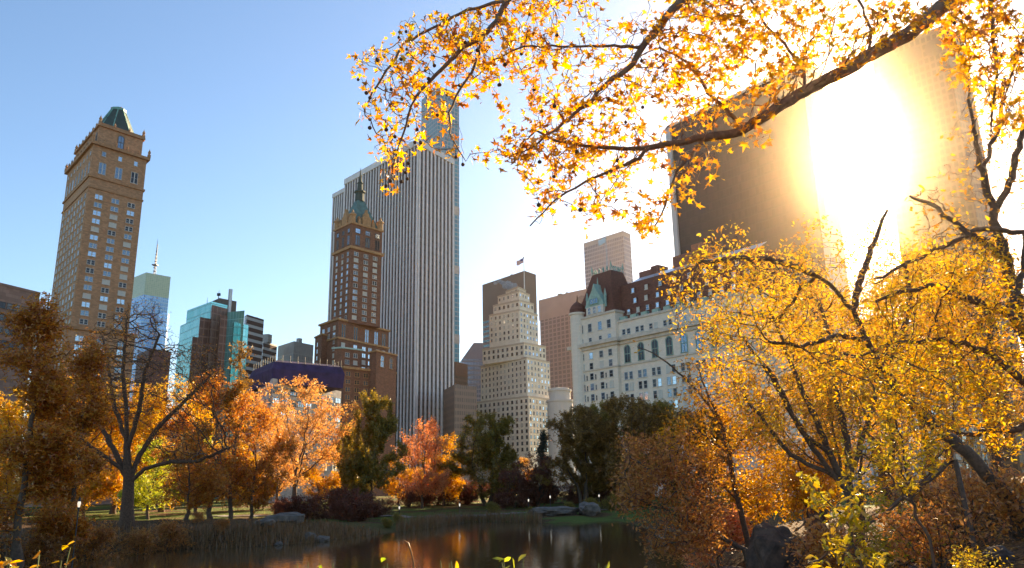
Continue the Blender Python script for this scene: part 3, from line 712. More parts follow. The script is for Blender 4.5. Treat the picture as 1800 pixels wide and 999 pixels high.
for i in range(12):
    a0, a1 = 2 * math.pi * i / 12, 2 * math.pi * (i + 1) / 12
    ce = np.array([*q, z - 12]) + np.array([*d3, 0]) * 1.0; ex_ = np.array([*e_ / np.linalg.norm(e_), 0]); uz = np.array([0, 0, 1])
    m_.face([ce + np.array([*d3, 0]) * 1.2, ce + 6.5 * (math.cos(a0) * ex_ + math.sin(a0) * uz), ce + 6.5 * (math.cos(a1) * ex_ + math.sin(a1) * uz)])
b.part(m_, 'roundel', plain('bronze_roundel', (0.24, 0.15, 0.13), 0.6))
# grey tower
GRG = curtain('grey_steel_glass', 2.2, 4.0, .2, (0.16, 0.13, 0.16), (0.25, 0.21, 0.24), (0.32, 0.28, 0.29), .35, (0.24, 0.20, 0.22), .5, .25)
b, P, z = block('grey_tower', (1026, 428), (1095, 406), (1108, 412), 712, GRG, 'plain grey office tower rising behind the dark mansard roof', 'skyscraper', 4, plain('grey_cap', (0.33, 0.28, 0.29), 0.6))

# ------------------------------------------------------------------ cream stepped limestone tower
LIME = masonry('cream_limestone', (0.94, 0.82, 0.67), 0.8, var=0.1)
b = Bld('stepped_limestone_tower', atY(925, 700, 500)[:2], 'cream limestone tower stepping up in setbacks to a narrow top', 'tower', 9)
wl = MB(); co = MB(); tiers = []
for i, (L, B_, C_, Y) in enumerate([((827, 709), (929, 697), (984, 705), 498), ((845, 645), (925.5, 628.5), (966, 637), 503), ((848, 615), (921, 603), (959, 610), 505),
                                    ((860, 555), (913, 545), (945, 554), 508), ((867, 538), (913, 528), (938, 535), 509), ((875, 522), (912, 511), (931, 519), 510), ((889, 513), (910, 505), (924, 511), 511)]):
    Q, z = tri(L, B_, C_, Y); wl.loft([(Q, tiers[-1][1] - .3 if tiers else 2), (Q, z)]); tiers.append((Q, z))
    band(co, Q, z - .6, z + .5, .25)
b.part(wl, 'wall', LIME); b.part(co, 'parapet', plain('cream_coping', (0.6, 0.48, 0.36), 0.8))
for i, (Q, z) in enumerate(tiers):
    zl = tiers[i - 1][1] if i else pz(929, 800, 498)
    ce = sum(Q) / 4; la, lc = dist2(Q[0], Q[1]), dist2(Q[1], Q[2])
    fh = 3.75; n = max(1, int((z - zl - 1.2) / fh)); rows = [z - 3.6 - fh * k for k in range(n)]
    rows = [r_ for r_ in rows if r_ > zl + .6] or [z - 3.4]
    b.windows(Q[0], Q[1], ce, spread(la, max(3, int(la / 3.7)), 2.0), rows, 1.35, 1.9, 'single', (1, 6, 3, 1), LIME if i % 2 else FR_BRONZE)
    b.windows(Q[1], Q[2], ce, spread(lc, max(2, int(lc / 3.5)), 1.9), rows, 1.35, 1.9, 'single', (2, 4, 4, 1), LIME if i % 2 else FR_BRONZE)
b.finish()
TOPQ = tiers[-1]
# blue netted corner on its lower setback
# small round-topped white tower
b = Bld('rotunda', atY(985, 700, 470)[:2], 'small white stone rotunda top peeping beside the cream tower', 'building')
c_ = atY(985, 725, 470); m_ = MB(); r_ = 6.2; zt_ = pz(985, 683, 470); zb_ = pz(985, 706, 470)
m_.lathe((c_[0], c_[1], 0), [(7.6, 1), (7.6, zb_ - .5), (8.2, zb_ - .5), (8.2, zb_ + .6), (6.4, zb_ + .7), (6.4, zt_ - 2), (7.0, zt_ - 2), (7.0, zt_ - .8), (5.6, zt_ - .7), (5.6, zt_), (0, zt_ + .8)], 24)
b.part(m_, 'wall', plain('white_stone', (0.62, 0.56, 0.5), 0.8, var=0.1))

# ------------------------------------------------------------------ white chateau hotel with dark mansard roof
CREAM = masonry('white_glazed_brick', (0.86, 0.72, 0.58), 0.5, var=0.06, stain=0.2)
CTRIM = plain('cream_trim', (0.62, 0.52, 0.42), 0.8, var=0.2, scale=0.6)
SLATE = masonry('brown_slate', (0.17, 0.06, 0.04), 0.35, var=0.25, stain=0.2, rough=0.7)
VERD = plain('pale_verdigris_copper', (0.30, 0.44, 0.36), 0.65, var=0.3, scale=0.7)
P, zc = tri((1002, 619), (1016, 613), (1330, 547), 255)
A, B_, C_, D_ = P; eC = (C_ - B_) / np.linalg.norm(C_ - B_); LC = dist2(B_, C_)
nC = np.array([eC[1], -eC[0]]); nC = nC if nC[1] < 0 else -nC
inn = -nC
A = B_ + inn * 26; D_ = C_ + inn * 26; P = [A, B_, C_, D_]; cen = sum(P) / 4
def uP(px, py):
    d = ray(px, py)[:2]; M = np.array([d, -eC]).T; s_ = np.linalg.solve(M, B_ - EYE[:2]); return float(s_[1])
b = Bld('chateau_hotel', B_, 'long white chateau style hotel with steep dark mansard roof and green copper gable', 'hotel', 4)
za = zc + 7.2
u_p = uP(1088, 590)
pav = [B_ + nC * 1.3 - eC * .8, B_ + nC * 1.3 + eC * u_p, B_ + inn * 14 + eC * u_p, B_ + inn * 14 - eC * .8]
pav = [pav[3], pav[0], pav[1], pav[2]]
wl = MB(); wl.loft([(P, 2), (P, za - 1.5)]); wl.loft([(pav, 2), (pav, za + 2.0)])
b.part(wl, 'wall', CREAM)
bands(b, [(poly, z, h, d) for poly in (P, pav) for z, h, d in ((zc - .6, 1.1, 1.5), (zc + .5, .35, .5), (zc - 8.4, .5, .35), (zc - 1.6, 1.0, .6))] + [(pav, za + 1.6, .7, .4), (P, za - 1.9, .7, .4)], 'cornice', CTRIM)
# corner turret
tc_ = B_ + eC * 1.2 + nC * .6; m_ = MB(); zt_ = pz(1014, 558, 256)
m_.lathe((*tc_, 0), [(2.6, 2), (2.6, zt_), (3.0, zt_ + .1), (3.0, zt_ + .7), (2.6, zt_ + .8)], 16)
tur = b.part(m_, 'turret', CREAM)
m_ = MB(); m_.lathe((*tc_, zt_ + .7), [(2.75, 0), (2.7, 1.2), (2.2, 2.4), (1.3, 3.4), (.4, 4.0), (.25, 5.0), (.1, 6.2), (0, 6.4)], 16); b.part(m_, 'turret_dome', SLATE, tur)
# main mansard
zmr = pz(1088, 521, 262)
MR = inset(P, 1.6)
rf = MB(); MT = [MR[0] + nC * 6, MR[1] + inn * 4.6, MR[2] + inn * 4.6, MR[3] + nC * 6]
rf.loft([(MR, za - 1.49), (MT, zmr)])
# pavilion roof, bell-curved
zpv = pz(1070, 495, 262); pv0 = inset(pav, .6); cp_ = sum(pv0) / 4
def scl(f, g): return [cp_ + eC * ((q - cp_) @ eC) * f + inn * ((q - cp_) @ inn) * g for q in pv0]
hp = zpv - za - 2
rf.loft([(pv0, za + 2.01), (scl(.86, .88), za + 2 + hp * .22), (scl(.70, .72), za + 2 + hp * .5), (scl(.56, .56), za + 2 + hp * .78), (scl(.48, .40), zpv)])
roof = b.part(rf, 'roof', SLATE)
m_ = MB(); sk0 = MT[1] + inn * .3 + eC * (u_p - 1.5); sk1 = MT[2] + inn * .3
m_.face([(*sk0, zmr + .02), (*sk1, zmr + .02), (*(sk1 + inn * 4.5), zmr + 2.6), (*(sk0 + inn * 4.5), zmr + 2.6)])
m_.face([(*sk0, zmr + .02), (*(sk0 + inn * 4.5), zmr + 2.6), (*(sk0 + inn * 4.5), zmr + .02)])
b.part(m_, 'skylight', plain('pale_skylight', (0.62, 0.64, 0.70), 0.3, 0.4, var=0.15), roof)
m_ = MB()
for u0, l_, h_ in ((u_p + .5, 7, 3.2), (uP(1150, 560), 13, 5.0), (uP(1185, 560), 4, 7), (uP(1110, 560), 3, 4)):
    q = B_ + eC * (u0 + l_ / 2) + inn * 13; m_.cbox((*q, zmr - .5), l_, 5, h_ + 1.5, 0, math.atan2(eC[1], eC[0]))
b.part(m_, 'penthouse', plain('rust_penthouse', (0.26, 0.10, 0.07), 0.8), roof)
# verdigris cresting, finials, dormer fronts
top = scl(.48, .40)
for i in range(4):
    for k in range(5):
        m_ = MB(); q = lerp(top[i], top[(i + 1) % 4], k / 5); m_.lathe((*q, zpv - .05), [(.22, 0), (.18, .8), (.4, 1.1), (.1, 1.7 if k else 3.0), (0, 1.9 if k else 3.4)], 6); b.part(m_, 'finial', VERD, roof)
m_ = MB()
ug0, ug1 = uP(1037, 590), uP(1067, 590); um = (ug0 + ug1) / 2; wg = (ug1 - ug0)
q0 = B_ + nC * 1.25; zg0 = za + 2.32
def prismface(mb, pts, depth):
    fr = [(*(q0 + eC * x), z) for x, z in pts]; bk = [(*(q0 + eC * x + inn * depth), z) for x, z in pts]
    mb.face(fr); mb.face(bk[::-1])
    for k in range(len(pts)): mb.face([fr[k], fr[(k + 1) % len(pts)], bk[(k + 1) % len(pts)], bk[k]])
prismface(m_, [(ug0, zg0), (ug1, zg0), (ug1, zg0 + 2.8), (ug0, zg0 + 2.8)], 5); dorm = b.part(m_, 'gable_storey', CREAM)
m_ = MB(); prismface(m_, [(ug0 - .5, zg0 + 2.81), (ug1 + .5, zg0 + 2.81), (ug1 - .2, zg0 + 4.2), (um + 1.0, zg0 + 8.0), (um, zg0 + 10.3), (um - 1.0, zg0 + 8.0), (ug0 + .2, zg0 + 4.2)], 4)
for x in (ug0 - .3, ug1 + .3): m_.lathe((*(q0 + eC * x + inn * 1), zg0 + 2), [(.45, 0), (.4, 3.5), (.55, 3.7), (.1, 6), (0, 6.2)], 6)
m_.lathe((*(q0 + eC * um + inn * 2), zg0 + 10), [(.25, 0), (.15, 2), (0, 3)], 6)
b.part(m_, 'copper_gable', VERD, dorm)
fz = lambda d: [zc - d]
W1 = [uP(x, 620) for x in (1029, 1044, 1062, 1078)]
PA, PB = pav[1], pav[1] + eC * u_p * 1.2
off = .8
pcen = sum(pav) / 4
for dz, h_ in ((3.6, 1.6), (-3.2 + 0, 0)):
    pass
rowz = [zc - 4.6 - 3.3 * i for i in range(7)]
b.windows(pav[1], pav[2], pcen, [u + off for u in W1], rowz, 1.45, 2.0, 'single', (1, 4, 3, 1), FR_WHITE)
b.windows(pav[1], pav[2], pcen, [u + off + 1.7 for u in W1[:3]], rowz[2:], .5, 1.5, 'single', (0, 5, 1, 0), CREAM)
b.windows(pav[1], pav[2], pcen, [u + off for u in W1], [zc + 1.0], 1.2, 1.2, 'single', (0, 3, 3, 1), FR_WHITE)
b.windows(pav[1], pav[2], pcen, [u + off for u in W1], [zc + 4.2], 1.5, 2.6, 'single', (0, 3, 4, 1), FR_WHITE)
W2 = []; x = 1102
while x < 1262: W2.append(uP(x, 600)); x += 24 + (x - 1102) * .03
W2 = [u for u in W2 if u < LC - 2]
for du in (-1.0, 1.0): b.windows(B_, C_, cen, [u + du for u in W2], [zc - 12.6 - 3.4 * i for i in range(5)], 1.25, 2.2, 'single', (1, 3, 4, 1), FR_WHITE)
b.windows(B_, C_, cen, W2, [zc - 7.4], 2.3, 5.2, 'arch', (0, 5, 3, 0), FR_GREEN)
b.windows(B_, C_, cen, [u + d for u in W2 for d in (-1, 1)], [zc + 1.3], 1.2, 1.6, 'single', (0, 2, 4, 1), FR_WHITE)
b.windows(A, B_, cen, [6, 16, 23], [zc - 4.6 - 3.3 * i for i in range(7)], 1.5, 2.1, 'single', (1, 4, 3, 1), FR_WHITE)
b.windows(q0, q0 + eC * 40, pcen, [um - wg * .3, um, um + wg * .3], [zg0 + .5], 1.2, 2.0, 'arch', (1, 2, 4, 0), FR_WHITE)
b.windows(pav[1] + inn * .05, pav[2], pcen, [um + off], [zg0 + 3.6], wg * .45, 1.6, 'triple', (2, 0, 3, 0), VERD, .1)
# roof dormer windows in three staggered rows up the slope
def slope_pt(u, f): return MR[1] + inn * (4.6 - 0) * f + eC * (u - 1.6), za - 1.49 + (zmr - za + 1.49) * f
uu = u_p + 2.5
for r_, f_ in enumerate((.16, .42, .7)):
    u = uu + (r_ % 2) * 1.8
    while u < LC - 3:
        q, z = slope_pt(u, f_)
        m_ = MB(); m_.box((*(q - eC * .75 - inn * .0), z), (*(eC * 1.5), 0), (*(inn * 2.6), 0), (0, 0, 1.9)); b.part(m_, 'roof_dormer', SLATE, roof)
        b.windows(q, q + eC * 5, q + inn * 5, [0.0], [z + .2], 1.0, 1.4, 'single', (5, 0, 3, 2), FR_WHITE)
        u += (3.9, 4.6, 5.6)[r_]
m_ = MB(); u = u_p + 2
while u < LC - 3:
    q = B_ + eC * u + inn * .4; m_.cbox((*q, za - 1.18), 2.4, 1.2, 1.0, 0, math.atan2(eC[1], eC[0])); u += 4.4
b.part(m_, 'copper_balustrade', VERD)
b.finish()

# ------------------------------------------------------------------ two tall towers either side of the sun
DARKW = curtain('dark_bronze_glass', 1.6, 3.9, .12, (0.03, 0.016, 0.014), (0.06, 0.034, 0.03), (0.045, 0.026, 0.022), .3, (0.035, 0.02, 0.017), .15, .3)
TRAV = plain('travertine_edge', (0.58, 0.52, 0.5), 0.7, var=0.1)
P, z = tri((1173, 224), (1414, 111), (1424, 117), 285)
b = Bld('dark_tower', P[1], 'huge dark bronze glass tower with pale stone edge left of the sun', 'skyscraper')
m_ = MB(); m_.loft([(inset(P, .3), 2), (inset(P, .3), z - .5)]); b.part(m_, 'facade', DARKW)
m_ = MB(); e_ = (P[1] - P[0]) / dist2(P[0], P[1]); i_ = (P[3] - P[0]) / dist2(P[3], P[0])
for q in (P[0] - e_ * .6, P[1] - e_ * 1.2): m_.box((*(q - i_ * .8), 2), (*(e_ * 2.6), 0), (*(i_ * 11), 0), (0, 0, z - 2))
b.part(m_, 'edge_panel', TRAV)
m_ = MB(); band(m_, P, z - .49, z + .8, .1); b.part(m_, 'parapet', TRAV)
P, z = tri((1531, 96), (1658, 48), (1693, 66), 345)
b = Bld('stone_tower', P[1], 'tall brown tower right of the sun behind bare treetops', 'skyscraper')
m_ = MB(); m_.loft([(P, 2), (P, z)]); b.part(m_, 'facade', curtain('brown_tower_grid', 2.6, 3.8, .34, (0.04, 0.025, 0.02), (0.08, 0.05, 0.04), (0.13, 0.08, 0.055), .35, (0.11, 0.068, 0.05), .15, .4))
m_ = MB(); band(m_, P, z - 1.2, z + .8, .3); pr = b.part(m_, 'parapet', plain('brown_parapet', (0.19, 0.125, 0.10), 0.8))
m_ = MB()
for f_ in (.25, .55, .85):
    q = lerp(P[0], P[1], f_); ex_ = (P[1] - P[0]) / dist2(P[0], P[1]); n_ = np.array([ex_[1], -ex_[0]]); n_ = n_ if n_[1] < 0 else -n_
    ce = np.array([*(q + n_ * .15), z - 9]); ex3 = np.array([*ex_, 0]); uz = np.array([0, 0, 1])
    m_.face([ce + 4.6 * (math.cos(a) * ex3 + math.sin(a) * uz) + np.array([*n_, 0]) * .2 for a in [2 * math.pi * i / 20 for i in range(20)]])
b.part(m_, 'round_louvre', plain('dark_louvre', (0.09, 0.06, 0.05), 0.6))
# wider street wall, only glimpsed between tree trunks
for k, (x0, x1, yv, Yv, lab, col) in enumerate([(470, 600, 745, 235, 'pale low apartment block glimpsed behind the peach coloured tree', (0.55, 0.5, 0.46)),
                                               (1420, 1700, 560, 300, 'long tan brick block hidden behind the yellow hillside trees', (0.34, 0.24, 0.17)),
                                               (60, 320, 745, 240, 'low rosy brick apartment block glimpsed behind the yellow trees', (0.40, 0.26, 0.2))]):
    P, z = tri((x0 - 8, yv + 4), (x0, yv), (x1, yv + 8), Yv)
    b = Bld('apartment_block', P[1], lab, 'apartment block', 20 + k)
    m_ = MB(); m_.loft([(P, 1), (P, z)]); b.part(m_, 'wall', masonry('street_wall_%d' % k, col, .5))
    L_ = dist2(P[1], P[2])
    b.windows(P[1], P[2], sum(P) / 4, spread(L_, max(4, int(L_ / 4)), 2.2), [z - 3.2 - 3.4 * i for i in range(int((z - 6) / 3.4))], 1.8, 1.8, 'pair', (1, 4, 3, 2))
    b.finish(80)

# ------------------------------------------------------------------ flagpoles with flags, steam
FLAGR = plain('flag_red', (0.55, 0.05, 0.06), 0.8, var=0.05); FLAGW = plain('flag_white', (0.8, 0.78, 0.75), 0.8, var=0.05); FLAGB = plain('flag_blue', (0.04, 0.06, 0.25), 0.8, var=0.05)
POLE = plain('white_pole', (0.75, 0.74, 0.72), 0.4)
def flagpole(base, ztop, r, fl, fh, dirx, us, plab, flab):
    o = empty('flagpole', base, plab, 'flagpole')
    m_ = MB(); h_ = ztop - base[2]
    m_.lathe(base, [(r, 0), (r * .5, h_ - r), (r * 1.6, h_), (r * 1.6, h_ + r * 2), (0, h_ + r * 3.5)], 8); m_.build('pole', POLE, o, base)
    nx_, nz_ = 26, 13 if us else 6; V = []; F = []; M = []
    for i in range(nx_ + 1):
        for k in range(nz_ + 1):
            s_ = i / nx_; dx = s_ * fl; droop = -.45 * fl * s_ ** 1.2
            V.append((dirx * (dx * .9 + r), .35 * math.sin(s_ * 7 + k * .15) * s_ * fl * .12, h_ - fh * (k / nz_) + droop + .08 * fl * math.sin(s_ * 8) * s_))
    for i in range(nx_):
        for k in range(nz_):
            a_ = i * (nz_ + 1) + k; F.append((a_, a_ + nz_ + 1, a_ + nz_ + 2, a_ + 1))
            if us: M.append(2 if (i < nx_ * .4 and k < 7) else (0 if k % 2 == 0 else 1))
            else: M.append(1)
    me = np_mesh('flag', V, [np.array(F)], [FLAGR, FLAGW, FLAGB], M)
    f_ = bpy.data.objects.new('flag', me); COL.objects.link(f_); f_.location = base
    md = f_.modifiers.new('cloth_thickness', 'SOLIDIFY'); md.thickness = .03
    return tag(f_, flab, 'flag')
Q, zq = TOPQ
fb = atY(922, 512, 516); fb = (fb[0], fb[1], zq - .1)
m_ = None
flagpole((fb[0], fb[1], zq), pz(918, 454, 516), .35, 5.2, 3.4, -1, True, 'slim white flagpole on top of the cream stepped tower', 'small striped flag with blue corner flying from the stepped tower')
flagpole((cp_[0], cp_[1], zpv), pz(1064, 433, 262), .16, 2.6, 1.9, -1, False, 'slim white flagpole on the dark mansard roof', 'small plain pale flag above the dark mansard roof')
m, t, p = new_mat('steam'); t.nodes.remove(p)
pv = nd(t, 'ShaderNodeVolumePrincipled'); pv.inputs['Density'].default_value = 0.45; pv.inputs['Color'].default_value = (1, 1, 1, 1)
t.links.new(pv.outputs[0], t.nodes['Material Output'].inputs['Volume'])
import bmesh
def blob(centers, seed, sub=3, amp=.25):
    bmq = bmesh.new(); rr = random.Random(seed)
    for (c, r_) in centers:
        g = bmesh.ops.create_icosphere(bmq, subdivisions=sub, radius=1.0)
        ph = [rr.uniform(0, 6) for _ in range(6)]
        for v in g['verts']:
            n_ = v.co.normalized()
            k = 1 + amp * (math.sin(n_.x * 3.1 + ph[0]) * math.sin(n_.y * 2.7 + ph[1]) + .6 * math.sin(n_.z * 5 + ph[2]) * math.sin(n_.x * 6 + ph[3]) + .4 * math.sin(n_.y * 9 + ph[4]) * math.sin(n_.z * 8 + ph[5]))
            v.co = Vector(c) + Vector((n_.x * r_[0], n_.y * r_[1], n_.z * r_[2])) * k
    me = bpy.data.meshes.new('blob'); bmq.to_mesh(me); bmq.free()
    me.polygons.foreach_set('use_smooth', [True] * len(me.polygons)); return me
cs = []
for (px, py, s_) in ((896, 504, 2.6), (889, 502, 2.4), (884, 498, 1.8), (878, 495, 1.6), (902, 502, 2.0), (871, 498, 1.2), (893, 498, 1.8)):
    q = atY(px, py, 520); cs.append((q, (s_ * 1.3, s_, s_ * .9)))
me = blob(cs, 4); me.materials.append(m)
tag(link_mesh('steam', me), 'white steam drifting off the top of the cream stepped tower', 'steam', kind='stuff')

# ------------------------------------------------------------------ trees: grown skeleton, tapered limbs, single leaves
class Skel:
    def __init__(s): s.P = []; s.par = []; s.rmin = []
    def add(s, p, par, r=0.0): s.P.append(np.asarray(p, float)); s.par.append(par); s.rmin.append(r); return len(s.P) - 1
    def line(s, pts, radii, start=-1, step=0.4, wob=0.0, rng=None):
        """limb through pts with given radii; returns node index of its end"""
        last = start; pts = [np.asarray(p, float) for p in pts]
        if start < 0: last = s.add(pts[0], -1, radii[0]); prev = pts[0]; k0 = 1
        else: prev = s.P[start]; k0 = 0; radii = [radii[0]] + list(radii)
        idx = [last]
        for k in range(k0, len(pts)):
            a, c = prev, pts[k]; ra, rc = radii[k - 1 if start < 0 else k], radii[min(len(radii) - 1, k if start < 0 else k + 1)]
            n = max(1, int(np.linalg.norm(c - a) / step))
            for j in range(1, n + 1):
                q = a + (c - a) * j / n
                if wob and j < n: q = q + rng.normal(0, wob, 3)
                last = s.add(q, last, ra + (rc - ra) * j / n); idx.append(last)
            prev = c
        return idx
    def grow(s, A, step, infl, kill, rng, iters=70, trop=(0, 0, 0.0), jit=0.15, maxn=2600):
        A = np.asarray(A, float); alive = np.ones(len(A), bool)
        P = np.array(s.P); d = np.full(len(A), 1e9); ix = np.zeros(len(A), int)
        for k in range(0, len(P), 400):
            D = np.linalg.norm(A[:, None] - P[None, k:k + 400], axis=2); m_ = D.argmin(1); v = D[np.arange(len(A)), m_]
            u = v < d; d[u] = v[u]; ix[u] = m_[u] + k
        trop = np.array(trop); tried = {}
        for it in range(iters):
            act = alive & (d < infl)
            if not act.any() or len(s.P) > maxn: break
            nodes = np.unique(ix[act]); new = []
            vec = A - np.array(s.P)[ix]; vec /= (np.linalg.norm(vec, axis=1)[:, None] + 1e-9)
            for n in nodes:
                if tried.get(n, 0) > 14: continue
                tried[n] = tried.get(n, 0) + 1
                vv = vec[act & (ix == n)]; g = vv.sum(0) if tried[n] == 1 else vv[rng.integers(len(vv))]; g = g / (np.linalg.norm(g) + 1e-9) + trop + rng.normal(0, jit, 3); g /= np.linalg.norm(g)
                new.append(s.add(s.P[n] + g * step, n))
            if not new: break
            NP = np.array([s.P[i] for i in new])
            D = np.linalg.norm(A[:, None] - NP[None], axis=2); m_ = D.argmin(1); v = D[np.arange(len(A)), m_]
            u = v < d; d[u] = v[u]; ix[u] = np.array(new)[m_[u]]
            alive &= ~(d < kill)
    def radii(s, rtip, ex=2.3, cap=9.0):
        n = len(s.P); acc = np.zeros(n); r = np.zeros(n); kids = np.zeros(n, int)
        for i in range(n - 1, -1, -1):
            if kids[i] == 0: acc[i] = rtip ** ex
            r[i] = max(min(acc[i] ** (1 / ex), cap), s.rmin[i])
            p = s.par[i]
            if p >= 0: acc[p] += acc[i]; kids[p] += 1
        s.r = r; s.kids = kids; return r
    def tubes(s, rmin_draw=0.0):
        """tapered tubes following the thickest child at each fork"""
        n = len(s.P); P = np.array(s.P); best = np.full(n, -1); order = sorted(range(n), key=lambda i: s.r[i])
        for i in order:
            if s.par[i] >= 0: best[s.par[i]] = i
        VV, FF = [], []; nb = 0
        for i in range(n):
            p = s.par[i]
            if p >= 0 and best[p] == i: continue
            ch = [] if p < 0 else [p]
            j = i; first = len(ch)
            while j >= 0: ch.append(j); j = best[j]
            if len(ch) < 2: continue
            r = s.r[ch].copy()
            if first: r[0] = r[1] * 1.15
            if r.max() < rmin_draw: continue
            C = P[ch]; T = np.gradient(C, axis=0); T /= (np.linalg.norm(T, axis=1)[:, None] + 1e-9)
            k = 9 if r.max() > .12 else (6 if r.max() > .04 else 4)
            ref = np.array([0.31, 0.22, 0.92]) if abs(T[0, 2]) < .8 else np.array([0.93, 0.3, 0.1])
            U = np.cross(T, ref); U /= (np.linalg.norm(U, axis=1)[:, None] + 1e-9); Wv = np.cross(T, U)
            ang = np.arange(k) * 2 * math.pi / k
            R = C[:, None] + r[:, None, None] * (np.cos(ang)[None, :, None] * U[:, None] + np.sin(ang)[None, :, None] * Wv[:, None])
            VV.append(R.reshape(-1, 3)); m_ = len(ch)
            a = (np.arange(m_ - 1)[:, None] * k + np.arange(k)[None]).ravel(); b_ = (np.arange(m_ - 1)[:, None] * k + (np.arange(k) + 1)[None] % k).ravel()
            FF.append(np.stack([a, b_, b_ + k, a + k], 1) + nb); nb += m_ * k
        return np.concatenate(VV), np.concatenate(FF)
def lobed_leaf(sc=1.0, curl=.13):
    """five pointed plane leaf with a folded middle and a short stalk"""
    tips = [(-90, .0), (-40, .62), (0, .55), (0, 0)]
    pts = []
    for ang, r_ in ((-128, .50), (-100, .26), (-62, .80), (-36, .36), (0, 1.0), (36, .36), (62, .80), (100, .26), (128, .50), (180, .12)):
        a = math.radians(ang); pts.append((r_ * math.sin(a), r_ * math.cos(a), curl * abs(math.sin(a)) * r_ - .8 * curl * r_ * r_ + .06 * math.sin(ang * 1.7)))
    V = [(0, 0, 0)] + pts
    F = [(0, i, i % 10 + 1) for i in range(1, 11)]
    V += [(.02, -.1, 0), (-.02, -.1, 0), (0, -.6, .1)]; F.append((11, 12, 13))
    return np.array(V, float) * sc * .55, np.array(F)
def oval_leaf():
    V = np.array([(0, -.5, 0), (.22, -.15, .06), (.17, .22, .05), (0, .55, -.05), (-.17, .22, .05), (-.22, -.15, .06)], float)
    return V, np.array([(0, 1, 2), (0, 2, 3), (0, 3, 4), (0, 4, 5)])
def sprig():
    """three small leaves on a bit of twig"""
    V, F = oval_leaf(); VV, FF = [], []
    for k, (a, o) in enumerate(((-.9, (.25, .1, 0)), (.1, (0, .4, .05)), (1.0, (-.25, 0, -.05)))):
        c, s_ = math.cos(a), math.sin(a); R = np.array([[c, s_, 0], [-s_, c, 0], [0, 0, 1]]); VV.append(V @ R.T * .62 + np.array(o)); FF.append(F + 6 * k)
    return np.concatenate(VV), np.concatenate(FF)
LOBED, LOBED_CURLED, OVAL, SPRIG = lobed_leaf(), lobed_leaf(.9, .55), oval_leaf(), sprig()
def rand_rot(n, rng, flat=0.0):
    q = rng.normal(size=(n, 4)); q /= np.linalg.norm(q, axis=1)[:, None]
    w, x, y, z = q.T
    R = np.stack([1 - 2 * (y * y + z * z), 2 * (x * y - z * w), 2 * (x * z + y * w), 2 * (x * y + z * w), 1 - 2 * (x * x + z * z), 2 * (y * z - x * w),
                  2 * (x * z - y * w), 2 * (y * z + x * w), 1 - 2 * (x * x + y * y)], 1).reshape(-1, 3, 3)
    return R
def leaves(pts, size, tmpl, rng, flat=0.0, svar=.3):
    n = len(pts); V, F = tmpl; R = rand_rot(n, rng)
    if flat > 0:   # leaves held roughly level with drooping tips
        az = rng.uniform(0, 2 * math.pi, n); ti = rng.normal(0, .5, n); ro = rng.normal(0, .5, n)
        c, s_ = np.cos(az), np.sin(az); Z = np.zeros(n); O = np.ones(n)
        Rz = np.stack([c, -s_, Z, s_, c, Z, Z, Z, O], 1).reshape(-1, 3, 3); c, s_ = np.cos(ti), np.sin(ti)
        Rx = np.stack([O, Z, Z, Z, c, -s_, Z, s_, c], 1).reshape(-1, 3, 3); c, s_ = np.cos(ro), np.sin(ro)
        Ry = np.stack([c, Z, s_, Z, O, Z, -s_, Z, c], 1).reshape(-1, 3, 3); L = Rz @ Rx @ Ry
        pick = rng.random(n) < flat; R[pick] = L[pick]
    sc = size * rng.uniform(1 - svar, 1 + svar, n)
    VV = np.einsum('nij,kj->nki', R, V) * sc[:, None, None] + np.asarray(pts)[:, None]
    FF = F[None] + (np.arange(n) * len(V))[:, None, None]
    return VV.reshape(-1, 3), FF.reshape(-1, F.shape[1])
def twig_points(sk, n, rthr, spread_, rng, clump=0.0, ymask=None):
    c = np.where(sk.r <= rthr)[0]; P = np.array(sk.P)[c]
    w = np.ones(len(c))
    if clump > 0:  # some boughs thick with leaf, others almost bare
        ph = rng.uniform(0, 6, 9); f = P * clump
        w = np.clip(.75 + .55 * np.sin(f[:, 0] + ph[0] + 1.5 * np.sin(f[:, 2] * .7 + ph[1])) * np.sin(f[:, 2] * 1.1 + ph[2]) + .5 * np.sin(f[:, 1] * 1.2 + ph[3]), .06, None)
    i = rng.choice(len(c), n, p=w / w.sum())
    return P[i] + rng.normal(0, spread_, (n, 3))
_tree_lib = {}
def crown_points(n, rng, w, h, z0, shape, lobes=9):
    """attraction points inside an uneven crown: union of lobes, thinner inside"""
    C = []
    for k in range(lobes):
        a = rng.uniform(0, 2 * math.pi); zz = rng.uniform(.12, .92)
        if shape == 'round': rad = w * .5 * math.sqrt(max(0.05, 1 - (2 * zz - .85) ** 2 * .8))
        elif shape == 'vase': rad = w * .5 * (.35 + .75 * zz)
        elif shape == 'cone': rad = w * .5 * (1.02 - zz)
        else: rad = w * .5 * math.sin(math.pi * min(1, zz + .12)) ** .6
        rr = rad * rng.uniform(.35, .72); C.append((rr * math.cos(a), rr * math.sin(a), z0 + zz * h, max(.14 * w, rad * rng.uniform(.38, .6))))
    C.append((0, 0, z0 + h * .86, w * (.12 if shape == 'cone' else .26)))
    out = []
    for k in range(n):
        cx_, cy_, cz_, r_ = C[rng.integers(len(C))]; v = rng.normal(size=3); v /= np.linalg.norm(v); v *= r_ * rng.random() ** .42
        out.append((cx_ + v[0], cy_ + v[1], min(cz_ + v[2] * .85, z0 + h)))
    return np.array(out)
